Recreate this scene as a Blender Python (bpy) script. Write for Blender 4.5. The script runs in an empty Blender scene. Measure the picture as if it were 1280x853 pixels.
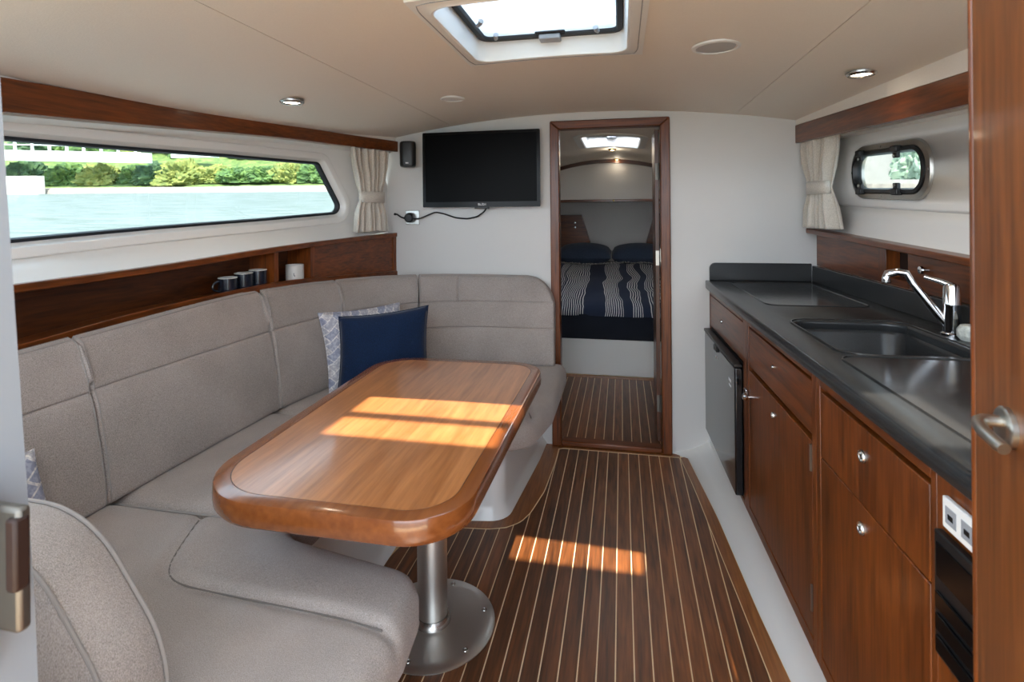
import bpy, bmesh, math, random
import numpy as np
from mathutils import Vector, Matrix, noise

random.seed(7)
SC = bpy.context.scene
COL = SC.collection

# ------------------------------------------------------------------ camera
CAM_H = 1.30
YAW = math.radians(11.556)
cam = bpy.data.cameras.new('camera')
cam.sensor_width = 36.0
cam.lens = 670.0 / 1280.0 * 36.0
cam.shift_y = -(426.5 - 262.2) / 1280.0
cam.clip_start = 0.02
cam.clip_end = 2000
cam.dof.use_dof = True
cam.dof.focus_distance = 2.1
cam.dof.aperture_fstop = 7.0
camo = bpy.data.objects.new('camera', cam)
COL.objects.link(camo)
camo.matrix_world = (Matrix.Translation((0, 0, CAM_H)) @ Matrix.Rotation(YAW, 4, 'Z')
                     @ Matrix.Rotation(math.pi / 2, 4, 'X') @ Matrix.Rotation(math.radians(-0.5), 4, 'Z'))
SC.camera = camo

# ------------------------------------------------------------------ sky, sun, exposure
SKY_STRENGTH = 4.6
SUN_STRENGTH = 14.0
w = bpy.data.worlds.new('sky')
SC.world = w
w.use_nodes = True
nt = w.node_tree
bg = nt.nodes['Background']
tc = nt.nodes.new('ShaderNodeTexCoord')
sx = nt.nodes.new('ShaderNodeSeparateXYZ')
rp = nt.nodes.new('ShaderNodeValToRGB')
rp.color_ramp.elements[0].position = 0.0
rp.color_ramp.elements[0].color = (0.82, 0.91, 1.0, 1)
rp.color_ramp.elements[1].position = 1.0
rp.color_ramp.elements[1].color = (0.66, 0.82, 1.0, 1)
nt.links.new(tc.outputs['Generated'], sx.inputs[0])
nt.links.new(sx.outputs['Z'], rp.inputs[0])
nt.links.new(rp.outputs[0], bg.inputs['Color'])
bg.inputs['Strength'].default_value = SKY_STRENGTH

SUN_DX, SUN_DY = -0.18, 0.66          # sideways travel of the light per metre of fall
sun = bpy.data.lights.new('sun', 'SUN')
sun.energy = SUN_STRENGTH
sun.angle = math.radians(0.6)
sun.color = (1.0, 0.90, 0.76)
suno = bpy.data.objects.new('sun', sun)
COL.objects.link(suno)
suno.rotation_euler = Vector((SUN_DX, SUN_DY, -1)).to_track_quat('-Z', 'Y').to_euler()
suno.location = (0, -3, 6)

SC.view_settings.view_transform = 'Standard'
SC.view_settings.look = 'None'
SC.view_settings.exposure = 0.34
SC.view_settings.gamma = 1.0
SC.view_settings.use_curve_mapping = False
SC.cycles.use_denoising = True
SC.cycles.max_bounces = 14
SC.cycles.diffuse_bounces = 8
SC.cycles.glossy_bounces = 5
SC.cycles.transmission_bounces = 6
SC.cycles.transparent_max_bounces = 10
SC.cycles.sample_clamp_indirect = 8.0
SC.cycles.caustics_reflective = False
SC.cycles.caustics_refractive = False

# ------------------------------------------------------------------ materials
def srgb(r, g, b):
    f = lambda c: (c / 255 / 12.92) if c / 255 <= 0.04045 else ((c / 255 + 0.055) / 1.055) ** 2.4
    return (f(r), f(g), f(b), 1.0)

def newmat(name):
    m = bpy.data.materials.new(name)
    m.use_nodes = True
    return m, m.node_tree, m.node_tree.nodes['Principled BSDF']

def plain(name, col, rough=0.5, metal=0.0, coat=0.0, bump=0.0, bscale=60.0, var=0.0, spec=0.5):
    m, t, b = newmat(name)
    b.inputs['Base Color'].default_value = col
    b.inputs['Roughness'].default_value = rough
    b.inputs['Metallic'].default_value = metal
    b.inputs['Coat Weight'].default_value = coat
    b.inputs['Coat Roughness'].default_value = 0.08
    b.inputs['Specular IOR Level'].default_value = spec
    if bump or var:
        c = t.nodes.new('ShaderNodeTexCoord')
        n = t.nodes.new('ShaderNodeTexNoise')
        n.inputs['Scale'].default_value = bscale
        n.inputs['Detail'].default_value = 4
        t.links.new(c.outputs['Object'], n.inputs['Vector'])
        if bump:
            bp = t.nodes.new('ShaderNodeBump')
            bp.inputs['Strength'].default_value = bump
            bp.inputs['Distance'].default_value = 0.004
            t.links.new(n.outputs['Fac'], bp.inputs['Height'])
            t.links.new(bp.outputs['Normal'], b.inputs['Normal'])
        if var:
            r = t.nodes.new('ShaderNodeValToRGB')
            r.color_ramp.elements[0].position = 0.3
            r.color_ramp.elements[1].position = 0.7
            r.color_ramp.elements[0].color = tuple(x * (1 - var) for x in col[:3]) + (1,)
            r.color_ramp.elements[1].color = tuple(min(1, x * (1 + var)) for x in col[:3]) + (1,)
            t.links.new(n.outputs['Fac'], r.inputs[0])
            t.links.new(r.outputs[0], b.inputs['Base Color'])
    return m

def wood(name, dark, light, axis='y', rough=0.3, coat=0.5, scale=1.0, rnd=0.0, coat_rough=0.1):
    """varnished timber, grain along an axis"""
    m, t, b = newmat(name)
    N = t.nodes.new
    L = t.links.new
    c = N('ShaderNodeTexCoord')
    oi = N('ShaderNodeObjectInfo')
    mp = N('ShaderNodeMapping')
    s = {'x': (1.1, 16, 16), 'y': (16, 1.1, 16), 'z': (16, 16, 1.1)}[axis]
    mp.inputs['Scale'].default_value = tuple(k * scale for k in s)
    ad = N('ShaderNodeVectorMath'); ad.operation = 'MULTIPLY_ADD'
    ad.inputs[1].default_value = (7.3, 3.1, 5.7)
    L(oi.outputs['Random'], ad.inputs[0])
    L(c.outputs['Object'], ad.inputs[2])
    L(ad.outputs[0], mp.inputs['Vector'])
    n1 = N('ShaderNodeTexNoise'); n1.inputs['Scale'].default_value = 1.6; n1.inputs['Detail'].default_value = 5; n1.inputs['Distortion'].default_value = 0.8
    n2 = N('ShaderNodeTexNoise'); n2.inputs['Scale'].default_value = 7.0; n2.inputs['Detail'].default_value = 6
    L(mp.outputs[0], n1.inputs['Vector']); L(mp.outputs[0], n2.inputs['Vector'])
    mx = N('ShaderNodeMath'); mx.operation = 'MULTIPLY_ADD'
    mx.inputs[1].default_value = 0.55
    L(n2.outputs['Fac'], mx.inputs[0])
    h = N('ShaderNodeMath'); h.operation = 'MULTIPLY'; h.inputs[1].default_value = 0.5
    L(n1.outputs['Fac'], h.inputs[0]); L(h.outputs[0], mx.inputs[2])
    r = N('ShaderNodeValToRGB')
    r.color_ramp.elements[0].position = 0.36; r.color_ramp.elements[0].color = dark
    r.color_ramp.elements[1].position = 0.66; r.color_ramp.elements[1].color = light
    L(mx.outputs[0], r.inputs[0])
    src = r.outputs[0]
    if rnd:
        hv = N('ShaderNodeHueSaturation')
        mr = N('ShaderNodeMapRange')
        mr.inputs['To Min'].default_value = 1 - rnd
        mr.inputs['To Max'].default_value = 1 + rnd
        L(oi.outputs['Random'], mr.inputs['Value'])
        L(mr.outputs[0], hv.inputs['Value'])
        L(src, hv.inputs['Color'])
        src = hv.outputs[0]
    L(src, b.inputs['Base Color'])
    b.inputs['Roughness'].default_value = rough
    b.inputs['Coat Weight'].default_value = coat
    b.inputs['Coat Roughness'].default_value = coat_rough
    bp = N('ShaderNodeBump'); bp.inputs['Strength'].default_value = 0.08; bp.inputs['Distance'].default_value = 0.001
    L(n2.outputs['Fac'], bp.inputs['Height'])
    L(bp.outputs['Normal'], b.inputs['Normal'])
    return m

def fabric(name, dark, light, scale=260.0, bump=0.35, rough=0.92):
    m, t, b = newmat(name)
    N = t.nodes.new; L = t.links.new
    c = N('ShaderNodeTexCoord')
    mp = N('ShaderNodeMapping'); mp.inputs['Scale'].default_value = (1, 1, 0.45)
    L(c.outputs['Object'], mp.inputs['Vector'])
    n = N('ShaderNodeTexNoise'); n.inputs['Scale'].default_value = scale; n.inputs['Detail'].default_value = 3
    n2 = N('ShaderNodeTexNoise'); n2.inputs['Scale'].default_value = 5; n2.inputs['Detail'].default_value = 2
    L(mp.outputs[0], n.inputs['Vector']); L(c.outputs['Object'], n2.inputs['Vector'])
    a = N('ShaderNodeMath'); a.operation = 'MULTIPLY_ADD'; a.inputs[1].default_value = 0.25
    L(n2.outputs['Fac'], a.inputs[0]); L(n.outputs['Fac'], a.inputs[2])
    r = N('ShaderNodeValToRGB')
    r.color_ramp.elements[0].position = 0.40; r.color_ramp.elements[0].color = dark
    r.color_ramp.elements[1].position = 0.82; r.color_ramp.elements[1].color = light
    L(a.outputs[0], r.inputs[0]); L(r.outputs[0], b.inputs['Base Color'])
    b.inputs['Roughness'].default_value = rough
    b.inputs['Specular IOR Level'].default_value = 0.2
    b.inputs['Sheen Weight'].default_value = 0.15
    bp = N('ShaderNodeBump'); bp.inputs['Strength'].default_value = bump; bp.inputs['Distance'].default_value = 0.002
    L(n.outputs['Fac'], bp.inputs['Height']); L(bp.outputs['Normal'], b.inputs['Normal'])
    return m

def glassmat(name, tint=(1, 1, 1, 1), frost=0.0):
    m = bpy.data.materials.new(name); m.use_nodes = True
    t = m.node_tree
    for n in list(t.nodes): t.nodes.remove(n)
    out = t.nodes.new('ShaderNodeOutputMaterial')
    tr = t.nodes.new('ShaderNodeBsdfTransparent'); tr.inputs[0].default_value = tint
    gl = t.nodes.new('ShaderNodeBsdfGlossy'); gl.inputs['Roughness'].default_value = 0.02
    lw = t.nodes.new('ShaderNodeLayerWeight'); lw.inputs['Blend'].default_value = 0.5
    pw = t.nodes.new('ShaderNodeMath'); pw.operation = 'POWER'; pw.inputs[1].default_value = 5.0
    ma = t.nodes.new('ShaderNodeMath'); ma.operation = 'MULTIPLY_ADD'; ma.inputs[1].default_value = 0.6; ma.inputs[2].default_value = 0.03
    mx = t.nodes.new('ShaderNodeMixShader')
    t.links.new(lw.outputs['Facing'], pw.inputs[0]); t.links.new(pw.outputs[0], ma.inputs[0]); t.links.new(ma.outputs[0], mx.inputs[0])
    src = tr.outputs[0]
    if frost:
        tl = t.nodes.new('ShaderNodeBsdfTranslucent'); tl.inputs[0].default_value = (0.95, 0.97, 1, 1)
        m2 = t.nodes.new('ShaderNodeMixShader'); m2.inputs[0].default_value = frost
        t.links.new(tr.outputs[0], m2.inputs[1]); t.links.new(tl.outputs[0], m2.inputs[2])
        src = m2.outputs[0]
    t.links.new(src, mx.inputs[1]); t.links.new(gl.outputs[0], mx.inputs[2])
    t.links.new(mx.outputs[0], out.inputs[0])
    return m

def emit(name, col, s):
    m, t, b = newmat(name)
    b.inputs['Base Color'].default_value = col
    b.inputs['Emission Color'].default_value = col
    b.inputs['Emission Strength'].default_value = s
    return m

M = {}
JD, JL = srgb(66, 29, 7), srgb(124, 63, 19)
for ax in 'xyz':
    M['joinery_' + ax] = wood('joinery_' + ax, JD, JL, ax, rough=0.32, coat=0.16)
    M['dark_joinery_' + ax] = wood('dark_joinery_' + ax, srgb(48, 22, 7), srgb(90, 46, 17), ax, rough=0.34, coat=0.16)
M['plank'] = wood('plank', srgb(64, 35, 15), srgb(126, 74, 36), 'y', rough=0.42, coat=0.12, rnd=0.32, coat_rough=0.3)
M['margin'] = wood('margin', srgb(112, 64, 28), srgb(156, 98, 48), 'y', rough=0.35, coat=0.2)
M['table'] = wood('table', srgb(146, 88, 46), srgb(188, 124, 74), 'y', rough=0.28, coat=0.6, scale=0.8, coat_rough=0.12)
M['table_edge'] = wood('table_edge', srgb(112, 60, 26), srgb(136, 78, 38), 'y', scale=0.6, rough=0.25, coat=0.7, coat_rough=0.1)
M['door_wood'] = wood('door_wood', srgb(78, 40, 13), srgb(124, 70, 28), 'z', rough=0.36, coat=0.15)
M['dark_line'] = plain('dark_line', srgb(60, 30, 14), 0.5)
M['caulk'] = plain('caulk', srgb(232, 206, 164), 0.6)
M['vinyl'] = plain('vinyl', srgb(234, 226, 216), 0.55, bump=0.12, bscale=220, var=0.02)
M['gelcoat'] = plain('gelcoat', srgb(230, 229, 226), 0.3, coat=0.3)
M['white_paint'] = plain('white_paint', srgb(212, 210, 207), 0.42, var=0.012, bscale=4)
M['white_plastic'] = plain('white_plastic', srgb(232, 232, 230), 0.35)
M['fabric'] = fabric('fabric', srgb(126, 117, 112), srgb(184, 173, 167), scale=700, bump=0.22)
M['piping'] = plain('piping', srgb(150, 143, 139), 0.9)
M['seam_thread'] = plain('seam_thread', srgb(112, 105, 101), 0.95)
M['curtain'] = fabric('curtain', srgb(188, 180, 168), srgb(222, 214, 202), scale=400, bump=0.15)
M['navy'] = fabric('navy', srgb(10, 24, 48), srgb(18, 40, 72), scale=350, bump=0.2)
M['pillow_blue'] = fabric('pillow_blue', srgb(48, 58, 76), srgb(70, 82, 102), scale=300, bump=0.2)
M['mattress'] = fabric('mattress', srgb(22, 25, 34), srgb(36, 40, 50), scale=300, bump=0.2)
M['jamb_shade_grey'] = plain('jamb_shade_grey', srgb(150, 154, 160), 0.5)  # white post's dimmer side painted in as grey
M['latch_metal'] = plain('latch_metal', srgb(120, 116, 110), 0.5, 1.0)
M['steel'] = plain('steel', srgb(186, 184, 180), 0.26, 1.0, bump=0.03, bscale=90)
M['brushed'] = plain('brushed', srgb(206, 204, 200), 0.38, 1.0, bump=0.05, bscale=160)
M['chrome'] = plain('chrome', srgb(220, 220, 222), 0.08, 1.0)
M['alloy'] = plain('alloy', srgb(176, 172, 164), 0.32, 1.0)
M['black_plastic'] = plain('black_plastic', srgb(18, 18, 19), 0.4)
M['black_gloss'] = plain('black_gloss', srgb(8, 8, 9), 0.2, spec=0.15)
M['screen'] = plain('screen', srgb(6, 6, 7), 0.3, spec=0.06)
M['fridge'] = plain('fridge', srgb(20, 20, 22), 0.13, coat=0.2)
M['rubber'] = plain('rubber', srgb(22, 26, 32), 0.6)
M['composite'] = plain('composite', srgb(40, 41, 42), 0.27, bump=0.05, bscale=500, var=0.25)
M['composite_gloss'] = plain('composite_gloss', srgb(44, 44, 44), 0.14, bump=0.02, bscale=500, var=0.2)
M['mug_dark'] = plain('mug_dark', srgb(20, 26, 38), 0.25, coat=0.3, var=0.3, bscale=40)
M['mug_white'] = plain('mug_white', srgb(206, 204, 200), 0.3, coat=0.3)
M['mug_mark'] = plain('mug_mark', srgb(40, 48, 66), 0.5)
M['brass'] = plain('brass', srgb(196, 170, 110), 0.25, 1.0)
M['grey_plastic'] = plain('grey_plastic', srgb(150, 154, 160), 0.4)
M['grille'] = plain('grille', srgb(190, 190, 190), 0.7, bump=0.5, bscale=700)
M['print_white'] = plain('print_white', srgb(235, 235, 235), 0.5)
M['building'] = plain('building', srgb(150, 146, 140), 0.8, var=0.15, bscale=0.5)
M['glass'] = glassmat('glass', (0.74, 0.79, 0.80, 1))
M['clear_plastic'] = glassmat('clear_plastic', (0.85, 0.87, 0.9, 1))
M['acrylic'] = glassmat('acrylic', (0.8, 0.86, 0.9, 1), frost=0.15)
M['acrylic_frost'] = glassmat('acrylic_frost', (0.2, 0.22, 0.24, 1), frost=0.9)
M['lamp_lens'] = emit('lamp_lens', (1.0, 0.86, 0.66, 1), 9.0)
M['recess'] = plain('recess', srgb(40, 18, 8), 0.6)
M['sponge'] = plain('sponge', srgb(196, 198, 190), 0.9, bump=0.8, bscale=90, var=0.3)

def patterned():
    m, t, b = newmat('patterned_cloth')
    N = t.nodes.new; L = t.links.new
    c = N('ShaderNodeTexCoord')
    def dot(v):
        d = N('ShaderNodeVectorMath'); d.operation = 'DOT_PRODUCT'; d.inputs[1].default_value = v
        L(c.outputs['Object'], d.inputs[0]); return d.outputs['Value']
    mp = N('ShaderNodeCombineXYZ')
    L(dot((0.62, 0.78, 1.0)), mp.inputs[0]); L(dot((0.62, 0.78, -1.0)), mp.inputs[1])
    br = N('ShaderNodeTexBrick')
    br.inputs['Scale'].default_value = 11
    br.inputs['Color1'].default_value = srgb(168, 172, 190)
    br.inputs['Color2'].default_value = srgb(218, 213, 209)
    br.inputs['Mortar'].default_value = srgb(232, 228, 224)
    br.inputs['Mortar Size'].default_value = 0.035
    br.inputs['Bias'].default_value = -0.1
    br.inputs['Brick Width'].default_value = 0.95
    br.inputs['Row Height'].default_value = 0.5
    L(mp.outputs[0], br.inputs['Vector'])
    n = N('ShaderNodeTexNoise'); n.inputs['Scale'].default_value = 90; n.inputs['Detail'].default_value = 3
    L(c.outputs['Object'], n.inputs['Vector'])
    r = N('ShaderNodeValToRGB'); r.color_ramp.elements[0].position = 0.45; r.color_ramp.elements[1].position = 0.6
    r.color_ramp.elements[0].color = (0.62, 0.63, 0.7, 1); r.color_ramp.elements[1].color = (1, 1, 1, 1)
    L(n.outputs['Fac'], r.inputs[0])
    mx = N('ShaderNodeMix'); mx.data_type = 'RGBA'; mx.blend_type = 'MULTIPLY'; mx.inputs[0].default_value = 0.8
    L(br.outputs['Color'], mx.inputs[6]); L(r.outputs[0], mx.inputs[7])
    L(mx.outputs[2], b.inputs['Base Color'])
    b.inputs['Roughness'].default_value = 0.9
    return m
M['patterned'] = patterned()

def striped():
    m, t, b = newmat('striped_blanket')
    N = t.nodes.new; L = t.links.new
    c = N('ShaderNodeTexCoord')
    s = N('ShaderNodeSeparateXYZ')
    L(c.outputs['Object'], s.inputs[0])
    nz = N('ShaderNodeTexNoise'); nz.inputs['Scale'].default_value = 2.2; nz.inputs['Detail'].default_value = 2
    L(c.outputs['Object'], nz.inputs['Vector'])
    sk = N('ShaderNodeMath'); sk.operation = 'MULTIPLY_ADD'; sk.inputs[1].default_value = 0.16
    L(nz.outputs['Fac'], sk.inputs[0]); L(s.outputs['X'], sk.inputs[2])
    def tri(period, lo):
        d = N('ShaderNodeMath'); d.operation = 'DIVIDE'; d.inputs[1].default_value = period
        f = N('ShaderNodeMath'); f.operation = 'FRACT'
        g = N('ShaderNodeMath'); g.operation = 'LESS_THAN'; g.inputs[1].default_value = lo
        L(sk.outputs[0], d.inputs[0]); L(d.outputs[0], f.inputs[0]); L(f.outputs[0], g.inputs[0])
        return g.outputs[0]
    a = tri(0.0165, 0.34)
    g1 = tri(0.21, 0.36)
    g2 = tri(0.34, 0.40)
    o = N('ShaderNodeMath'); o.operation = 'MAXIMUM'
    L(g1, o.inputs[0]); L(g2, o.inputs[1])
    k = N('ShaderNodeMath'); k.operation = 'MULTIPLY'
    L(a, k.inputs[0]); L(o.outputs[0], k.inputs[1])
    mx = N('ShaderNodeMix'); mx.data_type = 'RGBA'
    mx.inputs[6].default_value = srgb(34, 44, 66); mx.inputs[7].default_value = srgb(214, 214, 214)
    L(k.outputs[0], mx.inputs[0]); L(mx.outputs[2], b.inputs['Base Color'])
    b.inputs['Roughness'].default_value = 0.95
    return m
M['striped'] = striped()

def foliage(name, a, b_, c_):
    m, t, b = newmat(name)
    N = t.nodes.new; L = t.links.new
    c = N('ShaderNodeTexCoord')
    n = N('ShaderNodeTexNoise'); n.inputs['Scale'].default_value = 1.1; n.inputs['Detail'].default_value = 8; n.inputs['Roughness'].default_value = 0.75
    L(c.outputs['Object'], n.inputs['Vector'])
    r = N('ShaderNodeValToRGB')
    r.color_ramp.elements[0].position = 0.34; r.color_ramp.elements[0].color = a
    r.color_ramp.elements[1].position = 0.66; r.color_ramp.elements[1].color = c_
    e = r.color_ramp.elements.new(0.5); e.color = b_
    L(n.outputs['Fac'], r.inputs[0]); L(r.outputs[0], b.inputs['Base Color'])
    b.inputs['Roughness'].default_value = 0.8
    return m
M['green'] = foliage('green', srgb(42, 65, 36), srgb(71, 100, 48), srgb(113, 137, 65))
M['deep_green'] = foliage('deep_green', srgb(33, 54, 36), srgb(57, 83, 51), srgb(89, 116, 69))
M['yellow_green'] = foliage('yellow_green', srgb(77, 92, 46), srgb(116, 125, 60), srgb(154, 148, 77))
M['overexposed_green'] = foliage('overexposed_green', srgb(104, 122, 100), srgb(140, 156, 132), srgb(184, 196, 176))  # foliage green paled to stand in for overexposed daylight
M['bank'] = foliage('bank', srgb(65, 86, 46), srgb(98, 119, 60), srgb(133, 139, 81))
M['glass_far'] = plain('glass_far', srgb(96, 104, 110), 0.2)
M['stone'] = plain('stone', srgb(150, 140, 130), 0.85, var=0.25, bscale=2.0)
M['bridge_white'] = plain('bridge_white', srgb(228, 228, 228), 0.5)
M['render_white'] = plain('render_white', srgb(232, 222, 212), 0.7, var=0.03, bscale=1.0)

def watermat():
    m, t, b = newmat('river_water')
    N = t.nodes.new; L = t.links.new
    c = N('ShaderNodeTexCoord')
    mp = N('ShaderNodeMapping'); mp.inputs['Scale'].default_value = (1.0, 1.0, 1.0)
    L(c.outputs['Object'], mp.inputs['Vector'])
    n = N('ShaderNodeTexNoise'); n.inputs['Scale'].default_value = 1.6; n.inputs['Detail'].default_value = 5
    L(mp.outputs[0], n.inputs['Vector'])
    bp = N('ShaderNodeBump'); bp.inputs['Strength'].default_value = 0.5; bp.inputs['Distance'].default_value = 0.15
    L(n.outputs['Fac'], bp.inputs['Height']); L(bp.outputs['Normal'], b.inputs['Normal'])
    t.nodes.remove(b)
    df = N('ShaderNodeBsdfDiffuse')
    mp2 = N('ShaderNodeMapping'); mp2.inputs['Scale'].default_value = (0.5, 2.2, 1.0); mp2.inputs['Rotation'].default_value = (0, 0, -0.2)
    n3 = N('ShaderNodeTexNoise'); n3.inputs['Scale'].default_value = 0.9; n3.inputs['Detail'].default_value = 6; n3.inputs['Roughness'].default_value = 0.65
    cr = N('ShaderNodeValToRGB')
    cr.color_ramp.elements[0].position = 0.35; cr.color_ramp.elements[0].color = (0.118, 0.145, 0.130, 1)
    cr.color_ramp.elements[1].position = 0.6; cr.color_ramp.elements[1].color = (0.178, 0.204, 0.206, 1)
    L(c.outputs['Object'], mp2.inputs['Vector']); L(mp2.outputs[0], n3.inputs['Vector']); L(n3.outputs['Fac'], cr.inputs[0]); L(cr.outputs[0], df.inputs[0])
    gl = N('ShaderNodeBsdfGlossy'); gl.inputs['Roughness'].default_value = 0.15
    mx = N('ShaderNodeMixShader'); mx.inputs[0].default_value = 0.07
    L(bp.outputs['Normal'], gl.inputs['Normal']); L(bp.outputs['Normal'], df.inputs['Normal'])
    L(df.outputs[0], mx.inputs[1]); L(gl.outputs[0], mx.inputs[2])
    L(mx.outputs[0], t.nodes['Material Output'].inputs[0])
    return m
M['water'] = watermat()

# ------------------------------------------------------------------ mesh helpers
WORG = {}

class MB:
    def __init__(self):
        self.v, self.f = [], []
    def add(self, vs, fs):
        o = len(self.v)
        self.v += [tuple(map(float, p)) for p in vs]
        self.f += [tuple(i + o for i in f) for f in fs]
        return self
    def box(self, x0, x1, y0, y1, z0, z1, T=None):
        vs = [(x, y, z) for z in (z0, z1) for y in (y0, y1) for x in (x0, x1)]
        if T: vs = [T(*p) for p in vs]
        return self.add(vs, [(0, 2, 3, 1), (4, 5, 7, 6), (0, 1, 5, 4), (1, 3, 7, 5), (3, 2, 6, 7), (2, 0, 4, 6)])
    def loft(self, rings, caps=(True, True), closed=True):
        n = len(rings[0]); vs = [p for r in rings for p in r]; fs = []
        for k in range(len(rings) - 1):
            for i in range(n if closed else n - 1):
                j = (i + 1) % n
                fs.append((k * n + i, k * n + j, (k + 1) * n + j, (k + 1) * n + i))
        if caps[0]: fs.append(tuple(range(n - 1, -1, -1)))
        if caps[1]: fs.append(tuple((len(rings) - 1) * n + i for i in range(n)))
        return self.add(vs, fs)
    def prism(self, poly, z0, z1, T=None):
        T = T or (lambda x, y, z: (x, y, z))
        return self.loft([[T(x, y, z0) for x, y in poly], [T(x, y, z1) for x, y in poly]])
    def tube(self, path, r, n=10, caps=(True, True), closed=False):
        P = [Vector(p) for p in path]; rs = r if isinstance(r, (list, tuple)) else [r] * len(P)
        rings = []; up = None
        for i, p in enumerate(P):
            if closed: d = P[(i + 1) % len(P)] - P[i - 1]
            else: d = P[min(i + 1, len(P) - 1)] - P[max(i - 1, 0)]
            d.normalize()
            if up is None:
                up = Vector((0, 0, 1)) if abs(d.z) < 0.9 else Vector((1, 0, 0))
            a = d.cross(up); a.normalize(); up = a.cross(d); up.normalize()
            rings.append([tuple(p + (a * math.cos(t) + up * math.sin(t)) * rs[i]) for t in [2 * math.pi * k / n for k in range(n)]])
        if closed:
            rings.append(rings[0])
            return self.loft(rings, (False, False))
        return self.loft(rings, caps)
    def lathe(self, prof, c, ax='z', n=28, T=None):
        rings = []
        for r, h in prof:
            ring = []
            for k in range(n):
                t = 2 * math.pi * k / n; a, b = r * math.cos(t), r * math.sin(t)
                q = {'z': (a, b, h), 'y': (a, h, b), 'x': (h, a, b), '-z': (a, b, -h)}[ax]
                q = (c[0] + q[0], c[1] + q[1], c[2] + q[2])
                ring.append(T(*q) if T else q)
            rings.append(ring)
        return self.loft(rings, (prof[0][0] > 1e-6, prof[-1][0] > 1e-6))
    def grid(self, fn, nu, nv):
        vs = [fn(i / nu, j / nv) for j in range(nv + 1) for i in range(nu + 1)]
        fs = [(j * (nu + 1) + i, j * (nu + 1) + i + 1, (j + 1) * (nu + 1) + i + 1, (j + 1) * (nu + 1) + i) for j in range(nv) for i in range(nu)]
        return self.add(vs, fs)

def setp(o, label=None, cat=None, group=None, kind=None):
    if label: o['label'] = label
    if cat: o['category'] = cat
    if group: o['group'] = group
    if kind: o['kind'] = kind
    return o

def build(name, mb, mat, parent=None, bevel=0.0, seg=2, solid=0.0, angle=38, label=None, cat=None, group=None, kind=None, subsurf=0):
    V = np.array(mb.v)
    lo, hi = V.min(0), V.max(0)
    org = (lo + hi) / 2
    if parent is None: org[2] = lo[2]
    me = bpy.data.meshes.new(name)
    me.from_pydata([tuple(p) for p in (V - org)], [], mb.f)
    bm = bmesh.new(); bm.from_mesh(me)
    bmesh.ops.remove_doubles(bm, verts=bm.verts, dist=1e-6)
    bmesh.ops.recalc_face_normals(bm, faces=bm.faces)
    bm.to_mesh(me); bm.free()
    me.polygons.foreach_set('use_smooth', [True] * len(me.polygons))
    me.set_sharp_from_angle(angle=math.radians(angle))
    me.materials.append(M[mat] if isinstance(mat, str) else mat)
    o = bpy.data.objects.new(name, me); COL.objects.link(o)
    if parent is not None:
        o.parent = parent
        o.location = Vector(org) - WORG[parent.name]
    else:
        o.location = Vector(org)
    WORG[o.name] = Vector(org)
    if solid:
        s = o.modifiers.new('thickness', 'SOLIDIFY'); s.thickness = solid; s.offset = 0
    if bevel:
        b = o.modifiers.new('edge', 'BEVEL'); b.width = bevel; b.segments = seg; b.limit_method = 'ANGLE'; b.angle_limit = math.radians(40)
    if subsurf:
        s = o.modifiers.new('sub', 'SUBSURF'); s.levels = subsurf; s.render_levels = subsurf
    return setp(o, label, cat, group, kind)

def empty(name, loc, label=None, cat=None, group=None, kind=None):
    o = bpy.data.objects.new(name, None); COL.objects.link(o)
    o.empty_display_size = 0.05
    o.location = loc
    WORG[o.name] = Vector(loc)
    return setp(o, label, cat, group, kind)

def dup_tree(o, delta, label=None, parent=None):
    c = o.copy(); COL.objects.link(c)
    if parent is None:
        c.location = o.location + Vector(delta)
        WORG[c.name] = WORG[o.name] + Vector(delta)
    else:
        c.parent = parent; WORG[c.name] = WORG[o.name] + Vector(delta)
    if label: c['label'] = label
    for ch in list(o.children):
        dup_tree(ch, delta, None, c)
    return c

def smooth_interp(xs, ys):
    xs = np.array(xs, float); ys = np.array(ys, float)
    m = np.gradient(ys, xs)
    def f(x):
        if x <= xs[0]: return ys[0] + m[0] * (x - xs[0])
        if x >= xs[-1]: return ys[-1] + m[-1] * (x - xs[-1])
        i = int(np.searchsorted(xs, x)) - 1
        h = xs[i + 1] - xs[i]; t = (x - xs[i]) / h
        return ((2 * t**3 - 3 * t**2 + 1) * ys[i] + (t**3 - 2 * t**2 + t) * h * m[i] + (-2 * t**3 + 3 * t**2) * ys[i + 1] + (t**3 - t**2) * h * m[i + 1])
    return f

def rpoly(pts, rad, n=6):
    """closed polygon with rounded corners; rad a number or one per corner"""
    out = []; k = len(pts)
    for i in range(k):
        p0, p, p1 = (Vector(pts[i - 1]), Vector(pts[i]), Vector(pts[(i + 1) % k]))
        r = rad[i] if isinstance(rad, (list, tuple)) else rad
        if r <= 0: out.append(tuple(p)); continue
        a, b = (p0 - p).normalized(), (p1 - p).normalized()
        ang = a.angle(b); t = r / math.tan(ang / 2)
        t = min(t, (p0 - p).length * 0.49, (p1 - p).length * 0.49); r = t * math.tan(ang / 2)
        c = p + (a + b).normalized() * (r / math.sin(ang / 2))
        s, e = p + a * t - c, p + b * t - c
        a0 = math.atan2(s.y, s.x); a1 = math.atan2(e.y, e.x); d = (a1 - a0 + math.pi) % (2 * math.pi) - math.pi
        for j in range(n + 1):
            q = a0 + d * j / n
            out.append((c.x + r * math.cos(q), c.y + r * math.sin(q)))
    return out

def area2(p):
    return sum(p[i - 1][0] * p[i][1] - p[i][0] * p[i - 1][1] for i in range(len(p))) / 2

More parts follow.
